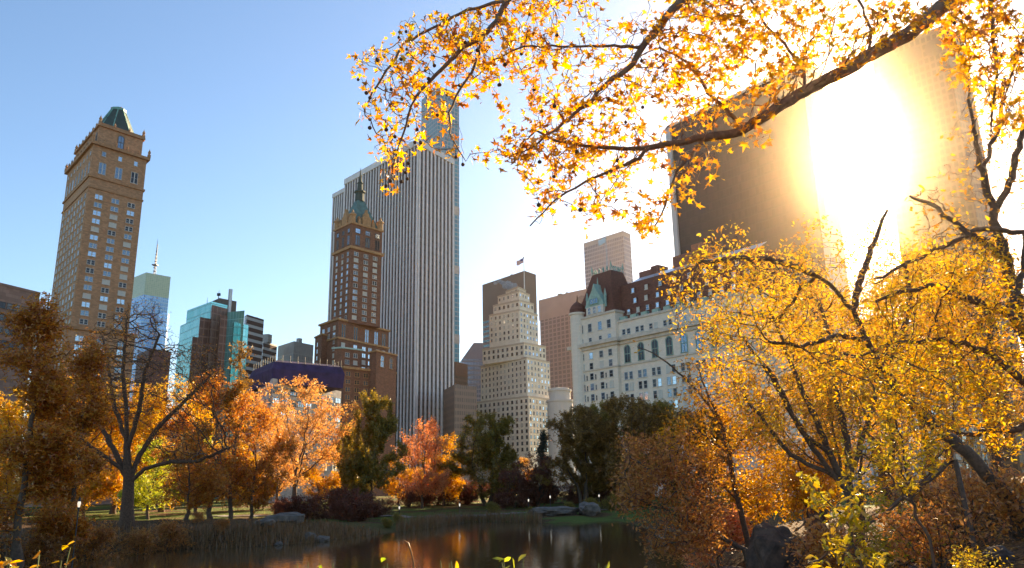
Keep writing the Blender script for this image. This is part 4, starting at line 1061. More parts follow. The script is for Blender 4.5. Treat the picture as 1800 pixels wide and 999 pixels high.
def make_tree_meshes(key, h, w, trunk_frac, r0, shape, seed, nleaf, lsize, lmat, bark, clump=.5, multi=1, natt=420, tmpl=None, spread_=.32, trop=.05, rtip=.022, flat=0.3, lean=0.0, rthr=3.2):
    rng = np.random.default_rng(seed); sk = Skel()
    zt = h * trunk_frac
    for k in range(multi):
        a = 2 * math.pi * k / multi + rng.uniform(0, 1)
        off = np.array([math.cos(a), math.sin(a), 0]) * (r0 * 1.1 if multi > 1 else 0)
        top = np.array([lean * h * .5 + off[0] * (2.5 if multi > 1 else 1), off[1] * 2.5, zt + h * .1])
        sk.line([off + (0, 0, -.5), off * .9 + (0, 0, .4), lerp(off, top, .5) + rng.normal(0, .15, 3), top], [r0 * 1.5, r0 * 1.05, r0 * .85, r0 * .6], step=h * .03, wob=.03, rng=rng)
    if shape == 'cone':
        sk.line([(0, 0, zt), (0, 0, h * .97)], [r0 * .6, .03], start=len(sk.P) - 1, step=h * .03, wob=.04, rng=rng)
    A = crown_points(natt, rng, w, h - zt, zt, shape, 12); A[:, 0] += lean * A[:, 2] * .5
    sk.grow(A, h * .027, h * .6, h * .04, rng, trop=(0, 0, trop))
    sk.radii(rtip, 2.35, r0)
    V, F = sk.tubes(); tm = np_mesh('trunk', V, [F], [bark], smooth=True)
    cm = None
    if nleaf:
        pts = twig_points(sk, nleaf, rtip * rthr, spread_, rng, clump); LV, LF = leaves(pts, lsize, tmpl or SPRIG, rng, flat)
        cm = np_mesh('crown', LV, [LF], [lmat])
    _tree_lib[key] = (tm, cm, h); return _tree_lib[key]
def place_tree(key, x, y, h, label, rz=0.0, group=None, name='tree', sxy=1.0, cat='tree', z=None):
    tm, cm, h0 = _tree_lib[key]; s_ = h / h0
    o = empty(name, (x, y, gz1(x, y) if z is None else z), label, cat, group); o.rotation_euler = (0, 0, rz); o.scale = (s_ * sxy, s_ * sxy, s_)
    link_mesh('trunk', tm, o)
    if cm: link_mesh('crown', cm, o)
    return o
def px_tree(key, px, py_top, Y, label, rz=0.0, dz=0.0, **k):
    """stand a tree Y metres off under pixel column px, top at row py_top"""
    x = atY(px, 880, Y)[0]; g = gz1(x, Y); top = pz(px, py_top, Y)
    return place_tree(key, x, Y, top - g, label, rz, **k)

RUST = leaf_mat('rust_needles', [(0.30, 0.08, 0.01), (0.60, 0.19, 0.016), (0.78, 0.32, 0.03), (0.55, 0.28, 0.04)], .58)
GOLD = leaf_mat('gold_leaves', [(0.55, 0.19, 0.008), (0.75, 0.34, 0.01), (0.80, 0.46, 0.015)], .55)
YELL = leaf_mat('yellow_leaves', [(0.42, 0.16, 0.012), (0.80, 0.34, 0.008), (0.84, 0.44, 0.01), (0.76, 0.50, 0.015), (0.50, 0.40, 0.03)], .6)
LIMEL = leaf_mat('lime_leaves', [(0.30, 0.36, 0.02), (0.52, 0.55, 0.04), (0.65, 0.55, 0.03)], .6)
PEACH = leaf_mat('peach_leaves', [(0.65, 0.24, 0.05), (0.82, 0.40, 0.10), (0.85, 0.50, 0.14)], .55)
PINK = leaf_mat('coral_leaves', [(0.72, 0.20, 0.06), (0.86, 0.32, 0.11), (0.86, 0.42, 0.13)], .55)
OLIVE = leaf_mat('olive_leaves', [(0.15, 0.12, 0.012), (0.30, 0.21, 0.02), (0.48, 0.29, 0.025)], .55)
BROWNG = leaf_mat('brown_green_leaves', [(0.17, 0.085, 0.016), (0.30, 0.155, 0.02), (0.42, 0.21, 0.025)], .5)
MAROON = leaf_mat('maroon_leaves', [(0.13, 0.03, 0.018), (0.22, 0.06, 0.025), (0.30, 0.10, 0.03)], .5)
PINE = leaf_mat('dark_needles', [(0.015, 0.03, 0.018), (0.03, 0.05, 0.028)], .3)
SAPL = leaf_mat('yellow_green_leaves', [(0.50, 0.30, 0.012), (0.70, 0.44, 0.015), (0.45, 0.40, 0.03), (0.78, 0.44, 0.015)], .6)
RUSTB = leaf_mat('russet_leaves', [(0.34, 0.11, 0.025), (0.54, 0.21, 0.04), (0.64, 0.32, 0.07)], .55)

M = make_tree_meshes
M('cypress', 20, 9, .05, .36, 'cone', 11, 15000, .30, RUST, BARK, 1.0, natt=800, trop=.10, spread_=.42)
#M('bare_giant', 21, 19, .12, .8, 'round', 12, 2600, .26, RUST, BARK, .6, multi=3, natt=1300, rtip=.026, trop=.06)
M('wisp', 22, 6, .35, .24, 'oval', 13, 1500, .42, BROWNG, BARK, .9, natt=200)
M('rust_round', 15, 10, .1, .28, 'round', 14, 8500, .36, RUST, BARK, .6)
M('peach_vase', 19, 18, .14, .42, 'vase', 15, 9000, .34, PEACH, BARK, .8, natt=600, trop=.1)
M('coral_round', 14, 12, .12, .28, 'round', 16, 9000, .31, PINK, BARK, .4)
M('gold_round', 13, 11, .1, .25, 'round', 17, 8000, .36, GOLD, BARK, .4)
M('yellow_broad', 15, 14, .1, .30, 'round', 18, 10000, .34, YELL, BARK, .5)
M('lime_round', 12, 9, .15, .24, 'round', 19, 5500, .38, LIMEL, BARK, .5)
M('olive_round', 19, 18, .1, .42, 'round', 20, 24000, .46, OLIVE, BARK, .35, multi=2, natt=650)
M('olive_tall', 21, 16, .06, .42, 'oval', 21, 22000, .46, OLIVE, BARK, .35, natt=650)
M('brown_broad', 18, 18, .12, .38, 'round', 22, 24000, .46, BROWNG, BARK, .35, multi=3, natt=650)
M('brown_bush', 9, 10, .03, .15, 'round', 23, 8000, .36, MAROON, BARK, .5, multi=4, rtip=.015)
M('maroon_shrub', 4.5, 10, .02, .09, 'round', 24, 9000, .28, MAROON, BARK, .8, multi=5, rtip=.012, natt=260)
M('rust_shrub', 3, 5, .02, .07, 'round', 25, 2600, .24, RUSTB, BARK, .9, multi=5, rtip=.01, natt=220)
M('green_shrub', 2.6, 4.5, .02, .07, 'round', 26, 3000, .22, OLIVE, BARK, .9, multi=5, rtip=.01, natt=220)
M('pine', 13, 6, .04, .2, 'cone', 27, 7000, .34, PINE, BARK, .6, natt=420, trop=-.02)
M('yellow_hill', 14, 10, .16, .25, 'oval', 28, 7000, .17, YELL, BARK, .7, multi=2, rtip=.014, natt=650, spread_=.22)
M('gold_hill', 12, 10, .14, .22, 'round', 29, 7000, .17, GOLD, BARK, .8, multi=2, rtip=.014, natt=650, spread_=.22)

# left bank
px_tree('cypress', 38, 512, 62, 'tall feathery rust coloured conifer filling the left edge', .3, name='cypress_tree', sxy=1.25)
px_tree('cypress', 128, 590, 70, 'smaller rust conifer right of the tall feathery one', 2.1, name='cypress_tree', sxy=1.1)
#px_tree('bare_giant', 222, 548, 85, 'huge many stemmed nearly bare tree with dark limbs on the left bank', 1.0, name='old_tree', sxy=1.0)
px_tree('wisp', 408, 588, 120, 'thin tall tree with a tufted top in front of the teal glass tower', .4, sxy=1.0)
px_tree('rust_round', 372, 655, 118, 'dense rust brown tree beneath the stepped teal tower', 0.0)
px_tree('rust_round', 330, 742, 100, 'low rust tree beside the huge bare tree', 1.9, sxy=1.2)
px_tree('rust_round', 442, 712, 124, 'rust tree just left of the peach coloured vase tree', 3.3, sxy=.95)
px_tree('peach_vase', 516, 672, 148, 'glowing peach coloured vase shaped tree on the lawn', .5, name='elm_tree', sxy=1.05)
px_tree('peach_vase', 486, 720, 165, 'slighter peach tree close behind the vase shaped one', 2.4, name='elm_tree', sxy=.8)
px_tree('olive_tall', 652, 690, 152, 'dark olive green tree below the brown spired hotel', .2, sxy=.85)
px_tree('olive_tall', 610, 745, 168, 'dark olive tree half hidden right of the peach trees', 1.4, sxy=.9)
px_tree('coral_round', 742, 736, 176, 'coral pink tree at the foot of the ribbed office slab', .8, sxy=.82)
px_tree('gold_round', 780, 766, 190, 'small bright orange gold tree right of the coral one', .3)
px_tree('gold_round', 700, 800, 200, 'low gold tree behind the dark tree trunks', 2.2, sxy=1.2)
px_tree('olive_round', 856, 726, 185, 'rounded olive green tree standing alone before the cream tower', .1, sxy=1.15)
px_tree('pine', 958, 757, 195, 'dark spiky pine at the foot of the cream tower', .0, name='pine_tree', sxy=1.0)
px_tree('brown_bush', 945, 800, 175, 'bushy dark purplish tree left of the brown woodland', .3)
px_tree('brown_bush', 905, 822, 170, 'low purplish bushy tree beside the rounded olive one', 2.2)
px_tree('brown_broad', 1025, 716, 172, 'broad brown green tree under the left end of the white hotel', .6, sxy=1.0)
px_tree('olive_round', 1068, 706, 180, 'broad olive tree under the middle of the white hotel', 2.0, sxy=.9)
px_tree('brown_broad', 1115, 700, 165, 'broad brown green tree with several stems left of the russet boughs', 2.9, sxy=1.0)
px_tree('olive_tall', 1170, 704, 170, 'tall brown olive tree behind the russet overhanging boughs', 4.0, sxy=1.1)
px_tree('brown_broad', 1230, 720, 175, 'brown green tree deep behind the yellow hillside trees', 1.2, sxy=1.1)
# bright trees further back
for px, py, Y, k, lab, sx_ in [(40, 690, 175, 'yellow_broad', 'yellow tree glowing behind the tall rust conifer', 1.2), (110, 668, 190, 'yellow_broad', 'bright yellow tree between the two rust conifers', 1.1), (200, 680, 180, 'yellow_broad', 'bright yellow tree behind the huge bare stems', 1.1),
                           (285, 672, 185, 'yellow_broad', 'yellow tree glowing right of the huge bare stems', 1.1), (262, 775, 150, 'lime_round', 'low lime green tree under the arching bare bough', 1.0), (345, 760, 170, 'lime_round', 'low lime tree behind the rust trees', 1.1),
                           (405, 770, 180, 'yellow_broad', 'yellow tree seen low between rust trunks', .9), (560, 790, 200, 'gold_round', 'gold tree low behind the peach vase tree', 1.3), (455, 800, 190, 'gold_round', 'low gold tree left of the peach trunk', 1.2),
                           (150, 775, 160, 'gold_round', 'low gold tree in front of the yellow row', 1.2), (15, 790, 150, 'gold_round', 'low gold tree at the left edge behind rust foliage', 1.1), (925, 805, 225, 'gold_round', 'small gold tree glimpsed beneath the pine', 1.0)]:
    px_tree(k, px, py, Y, lab, px * .37, sxy=sx_)
# shrubs on the far bank
def shrubs(kind, lst, group, labs, name='shrub'):
    for i, (px, py, Y) in enumerate(lst):
        px_tree(kind, px, py, Y, labs[i], px * .61, name=name, cat='shrub', group=group, sxy=1.0)
shrubs('maroon_shrub', [(575, 858, 138), (625, 868, 126), (540, 872, 132), (665, 880, 140), (500, 880, 160)], 'dark maroon shrubs on the far bank',
       ['dark maroon shrub right of the peach tree trunk', 'large maroon shrub on the point of the bank', 'maroon shrub in front of the peach tree trunk', 'maroon shrub at the foot of the dark olive tree', 'small maroon shrub left of the peach tree trunk'])
shrubs('maroon_shrub', [(720, 846, 190), (770, 850, 196), (820, 846, 200), (890, 848, 205), (950, 850, 195), (1010, 850, 190), (1060, 856, 180), (1110, 850, 175)], 'dark hedge of shrubs beyond the path',
       ['hedge shrub below the coral tree', 'hedge shrub below the bright gold tree', 'hedge shrub left of the rounded olive tree', 'hedge shrub right of the rounded olive tree', 'hedge shrub below the dark pine', 'hedge shrub under the brown broad tree', 'hedge shrub under the olive tree before the white hotel', 'rightmost hedge shrub beside the russet boughs'])
shrubs('rust_shrub', [(350, 902, 92), (395, 915, 86), (300, 922, 80), (250, 938, 76), (170, 930, 72), (90, 945, 66), (440, 912, 95), (480, 925, 92), (590, 922, 104), (640, 925, 108)], 'rusty low shrubs along the left bank',
       ['rusty shrub under the low rust tree', 'rusty shrub near the bank rocks, left one', 'rusty shrub right of the huge bare trunk', 'rusty shrub at the water before the huge bare trunk', 'rusty shrub left of the huge bare trunk', 'rusty shrub below the small rust conifer', 'rusty shrub behind the pale bank rocks', 'rusty shrub beside the pale bank rocks', 'rusty shrub under the maroon shrubs', 'rusty shrub on the grassy point'])
shrubs('green_shrub', [(700, 905, 118), (680, 912, 112), (865, 885, 150), (1000, 884, 150), (1040, 878, 148), (1075, 872, 150), (930, 892, 146)], 'green shrubs along the far shore',
       ['green shrub at the tip of the lawn', 'green shrub left of the reeds', 'green shrub before the rounded olive trunk', 'green shrub behind the far flat rocks', 'green shrub right of the flat rocks', 'green shrub nearest the russet boughs on the far shore', 'green shrub above the reeds'])

BARKD = plain('dark_bark', (0.12, 0.062, 0.036), 0.9, var=0.5, scale=6, bump=0.9)
BARKW = plain('warm_bark', (0.20, 0.12, 0.07), 0.85, var=0.5, scale=14, bump=0.6)
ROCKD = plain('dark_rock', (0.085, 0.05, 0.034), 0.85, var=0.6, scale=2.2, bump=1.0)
# ------------------------------------------------------------------ rocks, lamps, reeds on the far bank
def rock(name, px, py, Y, size, seed, label, cat='rock', group=None, sink=.25, sq=.6):
    q = atY(px, py, Y); x = q[0]; z = gz1(x, Y)
    me = blob([((0, 0, size[2] * (1 - sink) * .5), (size[0] / 2, size[1] / 2, size[2] / 2))], seed, 4, .22)
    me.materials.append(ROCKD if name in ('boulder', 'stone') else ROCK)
    for v in me.vertices:   # planar facets of split bedrock
        for k in range(5):
            n_ = Vector((math.sin(seed + k * 2.4), math.cos(seed * 1.7 + k * 1.9), .35 * math.sin(k + seed))).normalized()
            lim = .40 * (abs(n_.x) * size[0] + abs(n_.y) * size[1] + abs(n_.z) * size[2]) * .8
            d_ = (v.co - Vector((0, 0, size[2] * .35))).dot(n_)
            if d_ > lim: v.co -= n_ * (d_ - lim) * .85
    me.polygons.foreach_set('use_smooth', [False] * len(me.polygons))
    o = link_mesh(name, me, None, (x, Y, z)); o.rotation_euler = (0, 0, seed); return tag(o, label, cat, group)
for i, (px, py, Y, s_, lab) in enumerate([
        (505, 930, 97, (5.2, 3, 1.3), 'largest pale flat rock on the left bank below the lawn'), (465, 938, 91, (2.6, 2, .8), 'small rock left of the largest pale bank rock'),
        (545, 952, 90, (1.6, 1.2, .8), 'round pale rock at the waterline, left of a pair'), (566, 951, 90, (1.8, 1.2, .8), 'round pale rock at the waterline, right of a pair'),
        (490, 960, 85, (1.2, .9, .5), 'little rock alone at the waterline of the left bank'), (975, 912, 138, (9, 4, 1.6), 'long flat bedrock slab on the far shore'),
        (1035, 905, 138, (8, 4, 2.2), 'humped bedrock on the far shore beside the russet boughs'), (765, 915, 131, (4.5, 2.5, 1.1), 'pale flat rock where the path meets the pond')]):
    rock('shore_rock', px, py, Y, s_, 3 + i * 1.3, lab, group='rocks along the far shore')
LAMPG = bpy.data.materials.new('lamp_glass'); LAMPG.use_nodes = True
_p = LAMPG.node_tree.nodes['Principled BSDF']; _p.inputs['Base Color'].default_value = (.85, .82, .75, 1); _p.inputs['Emission Color'].default_value = (1, .9, .75, 1); _p.inputs['Emission Strength'].default_value = .25
for i, (px, py, Y, lab) in enumerate([(702, 893, 128, 'park lamp at the tip of the lawn beside the dark olive tree'), (808, 888, 140, 'park lamp left of the rounded olive tree trunk'), (929, 880, 150, 'park lamp below the purplish bushy tree'),
                                    (967, 874, 152, 'park lamp below the dark pine'), (1053, 872, 154, 'park lamp beside the russet boughs'), (139, 887, 66, 'park lamp among the rust shrubs on the left bank')]):
    q = atY(px, py, Y); g = gz1(q[0], Y); zg = max(q[2], g + 1.6)
    o = empty('park_lamp', (q[0], Y, g), lab, 'street lamp', 'park lamps round the pond')
    m_ = MB(); h_ = zg - g; m_.lathe((q[0], Y, g), [(.22, -.3), (.22, .25), (.12, .4), (.06, .6), (.05, h_ - .35), (.14, h_ - .28), (.14, h_ - .22), (0, h_ - .22)], 8); m_.build('post', STEEL, o, (q[0], Y, g))
    m_ = MB(); m_.lathe((q[0], Y, g), [(.07, h_ - .22), (.13, h_ + .06), (.1, h_ + .24), (0, h_ + .28)], 10); lg = m_.build('lantern', LAMPG, o, (q[0], Y, g))
    m_ = MB(); m_.lathe((q[0], Y, g), [(.15, h_ + .24), (.1, h_ + .38), (.03, h_ + .6), (0, h_ + .62)], 8); m_.build('lantern_cap', STEEL, lg, (q[0], Y, g))
rng = np.random.default_rng(77)
def blades(name, pts, h, w, mat, label=None, cat=None):
    n = len(pts); az = rng.uniform(0, 6.28, n); hh = h * rng.uniform(.5, 1.1, n); ln = rng.normal(0, .22, n) * hh; d = np.stack([np.cos(az), np.sin(az), np.zeros(n)], 1)
    s_ = np.stack([-d[:, 1], d[:, 0], np.zeros(n)], 1) * w
    up = np.array([0, 0, 1.0]); P0 = np.asarray(pts)
    V = np.stack([P0 - s_, P0 + s_, P0 + d * (ln * .35)[:, None] + up * (hh * .6)[:, None] + s_ * .7, P0 + d * (ln * .35)[:, None] + up * (hh * .6)[:, None] - s_ * .7, P0 + d * ln[:, None] + up * hh[:, None]], 1).reshape(-1, 3)
    b0 = np.arange(n) * 5
    me = np_mesh(name, V, [np.stack([b0, b0 + 1, b0 + 2, b0 + 3], 1), np.stack([b0 + 3, b0 + 2, b0 + 4], 1)], [mat])
    return tag(link_mesh(name, me), label, cat, kind='stuff')
REED = leaf_mat('dry_reed', [(0.16, 0.075, 0.025), (0.27, 0.14, 0.05), (0.22, 0.10, 0.03)], .4)
def shore_pts(pxs, n, d0, d1):
    """points scattered on the ground within d0..d1 m of the waterline, inside an x range"""
    out = []
    while len(out) < n:
        X = rng.uniform(pxs[0], pxs[1], 400); Y = rng.uniform(pxs[2], pxs[3], 400); sd = seg_sd(X, Y, POND)
        k = (sd > d0) & (sd < d1); out += list(zip(X[k], Y[k]))
    out = np.array(out[:n]); return np.column_stack([out, gz(out[:, 0], out[:, 1]) - .05])
blades('reed_bed', shore_pts((-16, 4, 108, 140), 2600, -1.2, 2.2), 1.9, .035, REED, 'tan dry reeds standing along the far waterline', 'reeds')
blades('dry_grass', shore_pts((-48, -16, 62, 104), 5000, -.6, 6), 1.0, .035, REED, 'rusty dry grass along the left bank', 'grass')

X = rng.uniform(-45, 16, 9000); Y = rng.uniform(28, 135, 9000); sd = seg_sd(X, Y, POND); k = (sd < -.3) & (rng.random(9000) < np.exp(sd / 4))
fp = np.column_stack([X, Y, np.full(9000, .012)])[k]; LV, LF = leaves(fp, .16, OVAL, rng, 0); LV[:, 2] = .012 + (LV[:, 2] - .012) * .06
tag(link_mesh('floating_leaves', np_mesh('floating_leaves', LV, [LF], [REED])), 'scattered dead leaves floating near the pond edges', 'leaves', kind='stuff')
# ------------------------------------------------------------------ wooded bank on the right
def limb_px(sk, pts, Y, radii, start=-1, step=.35, rng=None, wob=.03):
    """limb drawn through picture points at distance Y (number or list)"""
    Ys = Y if isinstance(Y, (list, tuple)) else [Y] * len(pts)
    return sk.line([atY(px, py, y) for (px, py), y in zip(pts, Ys)], radii, start, step, wob, rng)
def att_px(circles, n, Y0, Y1, rng):
    wts = np.array([c[2] ** 1.6 * (c[3] if len(c) > 3 else 1) for c in circles]); k = rng.choice(len(circles), n, p=wts / wts.sum()); out = []
    for i in k:
        cx_, cy_, r_ = circles[i][:3]; a = rng.uniform(0, 6.283); rr = r_ * math.sqrt(rng.random())
        out.append(atY(cx_ + rr * math.cos(a), cy_ + rr * math.sin(a), rng.uniform(Y0, Y1)))
    return np.array(out)
def finish_tree(name, sk, base, label, cat, bark, lmat, nleaf, lsize, spread_, seed, clump, rtip, rthr, tmpl, flat, cap, group=None, rmin=0.0, ex=2.3):
    rng = np.random.default_rng(seed + 500); sk.radii(rtip, ex, cap); base = np.asarray(base, float)
    V, F = sk.tubes(rmin); o = empty(name, base, label, cat, group)
    link_mesh('trunk', np_mesh('trunk', V - base, [F], [bark], smooth=True), o)
    if nleaf:
        pts = twig_points(sk, nleaf, rtip * rthr, spread_, rng, clump); LV, LF = leaves(pts, lsize, tmpl, rng, flat)
        link_mesh('crown', np_mesh('crown', LV - base, [LF], [lmat]), o)
    return o
def hill_tree(name, label, limbs, Y, circles, natt, dY, seed, bark, lmat, nleaf, lsize, spread_=.16, clump=.8, rtip=.008, rthr=3.0, step=.22, infl=5.0, kill=.3, trop=.03, tmpl=None, flat=.55, cap=.5, cat='tree'):
    rng = np.random.default_rng(seed); sk = Skel(); first = None; ends = []
    for k, (pts, radii, att) in enumerate(limbs):
        if k == 0:
            p0 = atY(*pts[0], Y); g = gz1(p0[0], Y)
            idx = limb_px(sk, pts, Y, radii, -1, step, rng); sk.P[0][2] = min(sk.P[0][2], g - .3)
            if p0[2] > g - .3: sk.P[0] = np.array([p0[0], p0[1], g - .3])
        else:   # joins the nearest node already grown
            p0 = atY(*pts[0], Y); D = [np.linalg.norm(q - p0) for q in sk.P]; j = int(np.argmin(D))
            y0 = sk.P[j][1]; Ys = [y0] + [y0 + att * (i + 1) / len(pts) for i in range(len(pts) - 1)]
            limb_px(sk, pts[1:], Ys[1:], radii, j, step, rng)
    if natt:
        sk.grow(att_px(circles, natt, Y - dY, Y + dY, rng), step, infl, kill, rng, 80, (0, 0, trop), .2, 5200)
    b = sk.P[0].copy(); b[2] = gz1(b[0], b[1])
    return finish_tree(name, sk, b, label, cat, bark, lmat, nleaf, lsize, spread_, seed, clump, rtip, rthr, tmpl or OVAL, flat, cap)
hill_tree('old_tree', 'huge many limbed nearly bare old tree with massive trunk on the left bank', [
    ([(222, 935), (224, 885), (226, 850), (224, 815), (222, 770), (222, 720), (216, 660), (220, 600), (222, 560)], [.85, .62, .56, .42, .26, .19, .13, .08, .05], 0),
    ([(224, 850), (205, 800), (178, 750), (160, 690), (140, 640)], [.28, .22, .16, .1, .05], 2), ([(224, 850), (245, 800), (275, 755), (325, 705), (375, 655)], [.28, .22, .16, .1, .05], 2.5),
    ([(226, 850), (255, 824), (300, 812), (345, 812), (400, 788)], [.21, .16, .12, .09, .045], -2), ([(222, 790), (245, 720), (255, 650), (280, 590)], [.24, .18, .12, .05], -3), ([(224, 830), (180, 800), (140, 770), (95, 760)], [.2, .15, .1, .05], -3),
    ([(222, 780), (200, 710), (190, 640), (180, 590)], [.22, .16, .1, .05], 3)],
    85, [(222, 590, 50), (180, 620, 50), (270, 610, 50), (150, 680, 55), (310, 670, 60), (350, 720, 50), (370, 780, 50), (110, 740, 50), (120, 800, 50), (220, 680, 70), (300, 760, 50), (350, 650, 50), (250, 560, 40)],
    2600, 6, 130, BARKD, RUST, 9500, .20, spread_=.35, rtip=.024, step=.45, kill=.5, infl=14, rthr=2.0, cap=.8)
hill_tree('leaning_tree', 'dark thick trunk leaning left across the bank under small yellow leaves', [
    ([(1800, 920), (1765, 868), (1700, 795), (1640, 745), (1590, 700), (1550, 650), (1525, 600), (1500, 545), (1470, 512), (1435, 485)], [.23, .2, .18, .16, .14, .115, .095, .075, .06, .045], 0),
    ([(1435, 485), (1395, 468), (1340, 455), (1280, 456), (1225, 464)], [.09, .075, .06, .045, .03], -2.0),
    ([(1500, 545), (1515, 480), (1540, 420), (1560, 370)], [.11, .08, .05, .03], 2.0),
    ([(1550, 650), (1590, 590), (1600, 520), (1590, 450)], [.10, .08, .06, .03], 2.5),
    ([(1525, 600), (1470, 590), (1410, 610), (1350, 600)], [.08, .06, .04, .02], -2.5),
    ([(1435, 485), (1400, 520), (1370, 560)], [.06, .04, .02], 1.0)],
    24, [(1290, 450, 60), (1220, 500, 60), (1380, 500, 70), (1450, 440, 60), (1330, 560, 70), (1560, 420, 50, .5), (1560, 560, 70), (1470, 620, 70), (1390, 600, 60), (1620, 480, 70), (1240, 560, 60), (1530, 690, 70), (1620, 640, 60)],
    900, 3.5, 101, BARK, YELL, 9500, .118, clump=1.4, rtip=.007)
hill_tree('twin_stem_tree', 'dark tree at the right edge with bare upper branches against the sky', [
    ([(1890, 800), (1850, 700), (1805, 590), (1772, 470), (1747, 380), (1728, 300), (1712, 230), (1702, 150)], [.2, .175, .15, .125, .095, .07, .045, .025], 0),
    ([(1772, 470), (1740, 430), (1695, 405), (1640, 360), (1600, 345)], [.09, .07, .05, .03, .02], 1.5),
    ([(1747, 380), (1780, 300), (1800, 220), (1830, 150)], [.08, .06, .045, .03], -1.0),
    ([(1728, 300), (1760, 210), (1765, 140)], [.05, .04, .02], 1.0),
    ([(1805, 590), (1830, 500), (1850, 400)], [.14, .1, .07], -1.0)],
    17, [(1760, 240, 60), (1800, 330, 60), (1740, 160, 60), (1690, 330, 60), (1640, 380, 60), (1790, 440, 60), (1700, 460, 60), (1800, 160, 50), (1710, 230, 50)],
    700, 2.5, 102, BARK, GOLD, 700, .12, spread_=.1, rtip=.005, step=.16, kill=.22)
hill_tree('arching_tree', 'tree at the right edge whose long dark boughs arch left through yellow leaves', [
    ([(1960, 900), (1900, 780), (1840, 700), (1800, 672), (1768, 645), (1735, 617), (1695, 602), (1632, 598), (1562, 604), (1502, 626), (1440, 640)], [.17, .14, .11, .08, .068, .057, .048, .04, .03, .02, .012], 0),
    ([(1840, 700), (1830, 600), (1770, 548), (1737, 540), (1681, 517), (1646, 500), (1590, 511), (1540, 530)], [.10, .09, .08, .07, .055, .045, .03, .02], .8),
    ([(1770, 548), (1800, 480), (1800, 408), (1713, 405), (1674, 426), (1597, 461), (1537, 490)], [.07, .06, .05, .045, .035, .025, .015], 1.0),
    ([(1735, 617), (1742, 570), (1735, 530)], [.05, .04, .02], .5),
    ([(1840, 700), (1790, 755), (1720, 765), (1680, 760)], [.07, .05, .03, .015], .6)],
    15, [(1720, 480, 60), (1660, 470, 55), (1600, 540, 60), (1760, 560, 60), (1690, 560, 60), (1640, 650, 60), (1740, 680, 60), (1560, 650, 50), (1790, 620, 60), (1690, 720, 60), (1760, 760, 50), (1620, 720, 55)],
    900, 2.0, 103, BARK, YELL, 7000, .09, clump=1.8, spread_=.11, rtip=.005, step=.17, kill=.2, infl=3.0)
stems = [([(1500, 890), (1460, 800), (1425, 720), (1395, 650), (1365, 570), (1330, 505)], [.17, .15, .13, .10, .07, .04], 0),
         ([(1500, 890), (1490, 780), (1472, 700), (1462, 610), (1440, 530)], [.15, .13, .10, .08, .04], 2.0),
         ([(1460, 800), (1410, 760), (1370, 690), (1340, 640)], [.10, .08, .06, .03], -2.0),
         ([(1460, 860), (1430, 790), (1400, 740), (1362, 665), (1300, 590)], [.12, .11, .09, .06, .03], -1.5),
         ([(1490, 860), (1520, 760), (1540, 690), (1545, 600)], [.11, .09, .07, .03], 2.0),
         ([(1440, 850), (1390, 800), (1345, 745), (1310, 700)], [.10, .09, .06, .03], 1.0)]
hill_tree('multi_stem_tree', 'clump of slender dark stems leaning left behind the boulder', stems, 36,
    [(1340, 520, 60), (1300, 580, 60), (1440, 540, 60), (1370, 620, 70), (1460, 640, 60), (1300, 660, 50), (1400, 700, 70), (1540, 620, 60), (1480, 730, 60), (1340, 740, 50), (1260, 620, 50)],
    900, 4, 104, BARK, YELL, 9000, .145, clump=1.3, spread_=.25, rtip=.011, step=.34, kill=.42, infl=7)
hill_tree('waterside_tree', 'slim yellow tree standing at the water left of the boulder', [
    ([(1318, 968), (1297, 880), (1282, 800), (1266, 742), (1240, 682), (1222, 640)], [.17, .15, .13, .10, .06, .03], 0),
    ([(1266, 742), (1230, 692), (1182, 645), (1150, 622), (1120, 610)], [.07, .05, .035, .025, .012], -2.0),
    ([(1282, 800), (1330, 745), (1360, 700)], [.07, .05, .02], 2.0), ([(1297, 880), (1240, 830), (1190, 800)], [.07, .05, .02], -2.0),
    ([(1282, 800), (1230, 760), (1180, 770)], [.06, .04, .02], 1.0)],
    46, [(1262, 740, 55), (1205, 765, 45), (1330, 745, 50), (1290, 690, 50), (1228, 705, 40), (1340, 830, 50), (1280, 820, 45), (1240, 660, 40, .5)],
    700, 3, 105, BARK, GOLD, 7500, .2, clump=1.1, spread_=.3, rtip=.013, step=.4, kill=.5, infl=8)
hill_tree('russet_tree', 'russet brown tree drooping its boughs left over the water', [
    ([(1320, 972), (1250, 935), (1190, 905), (1130, 880), (1090, 868)], [.16, .13, .09, .05, .02], 0),
    ([(1250, 935), (1210, 880), (1160, 840), (1110, 805), (1092, 782)], [.09, .07, .05, .03, .015], 2.0),
    ([(1250, 935), (1220, 950), (1180, 955), (1150, 965)], [.06, .05, .03, .015], -2.0), ([(1250, 935), (1250, 870), (1230, 810)], [.07, .05, .02], 2.0)],
    44, [(1130, 820, 45), (1185, 870, 50), (1125, 895, 40), (1225, 900, 50), (1175, 945, 40), (1105, 790, 25), (1230, 830, 50), (1180, 800, 40), (1110, 855, 40), (1240, 950, 30)],
    800, 3.5, 106, BARK2, RUSTB, 8500, .22, clump=1.2, spread_=.3, rtip=.012, step=.36, kill=.45, infl=8, trop=-.05)
hill_tree('coral_bush', 'pinkish coral bush at the waterline beneath the russet boughs', [([(1262, 990), (1258, 960), (1250, 925)], [.06, .05, .03], 0), ([(1262, 985), (1285, 950), (1295, 910)], [.05, .04, .02], 1.0)],
    52, [(1240, 945, 35), (1265, 915, 30), (1290, 930, 30), (1225, 970, 25)], 260, 2, 107, BARK, PINK, 3200, .26, spread_=.28, rtip=.01, step=.3, kill=.4, infl=6, cat='shrub')
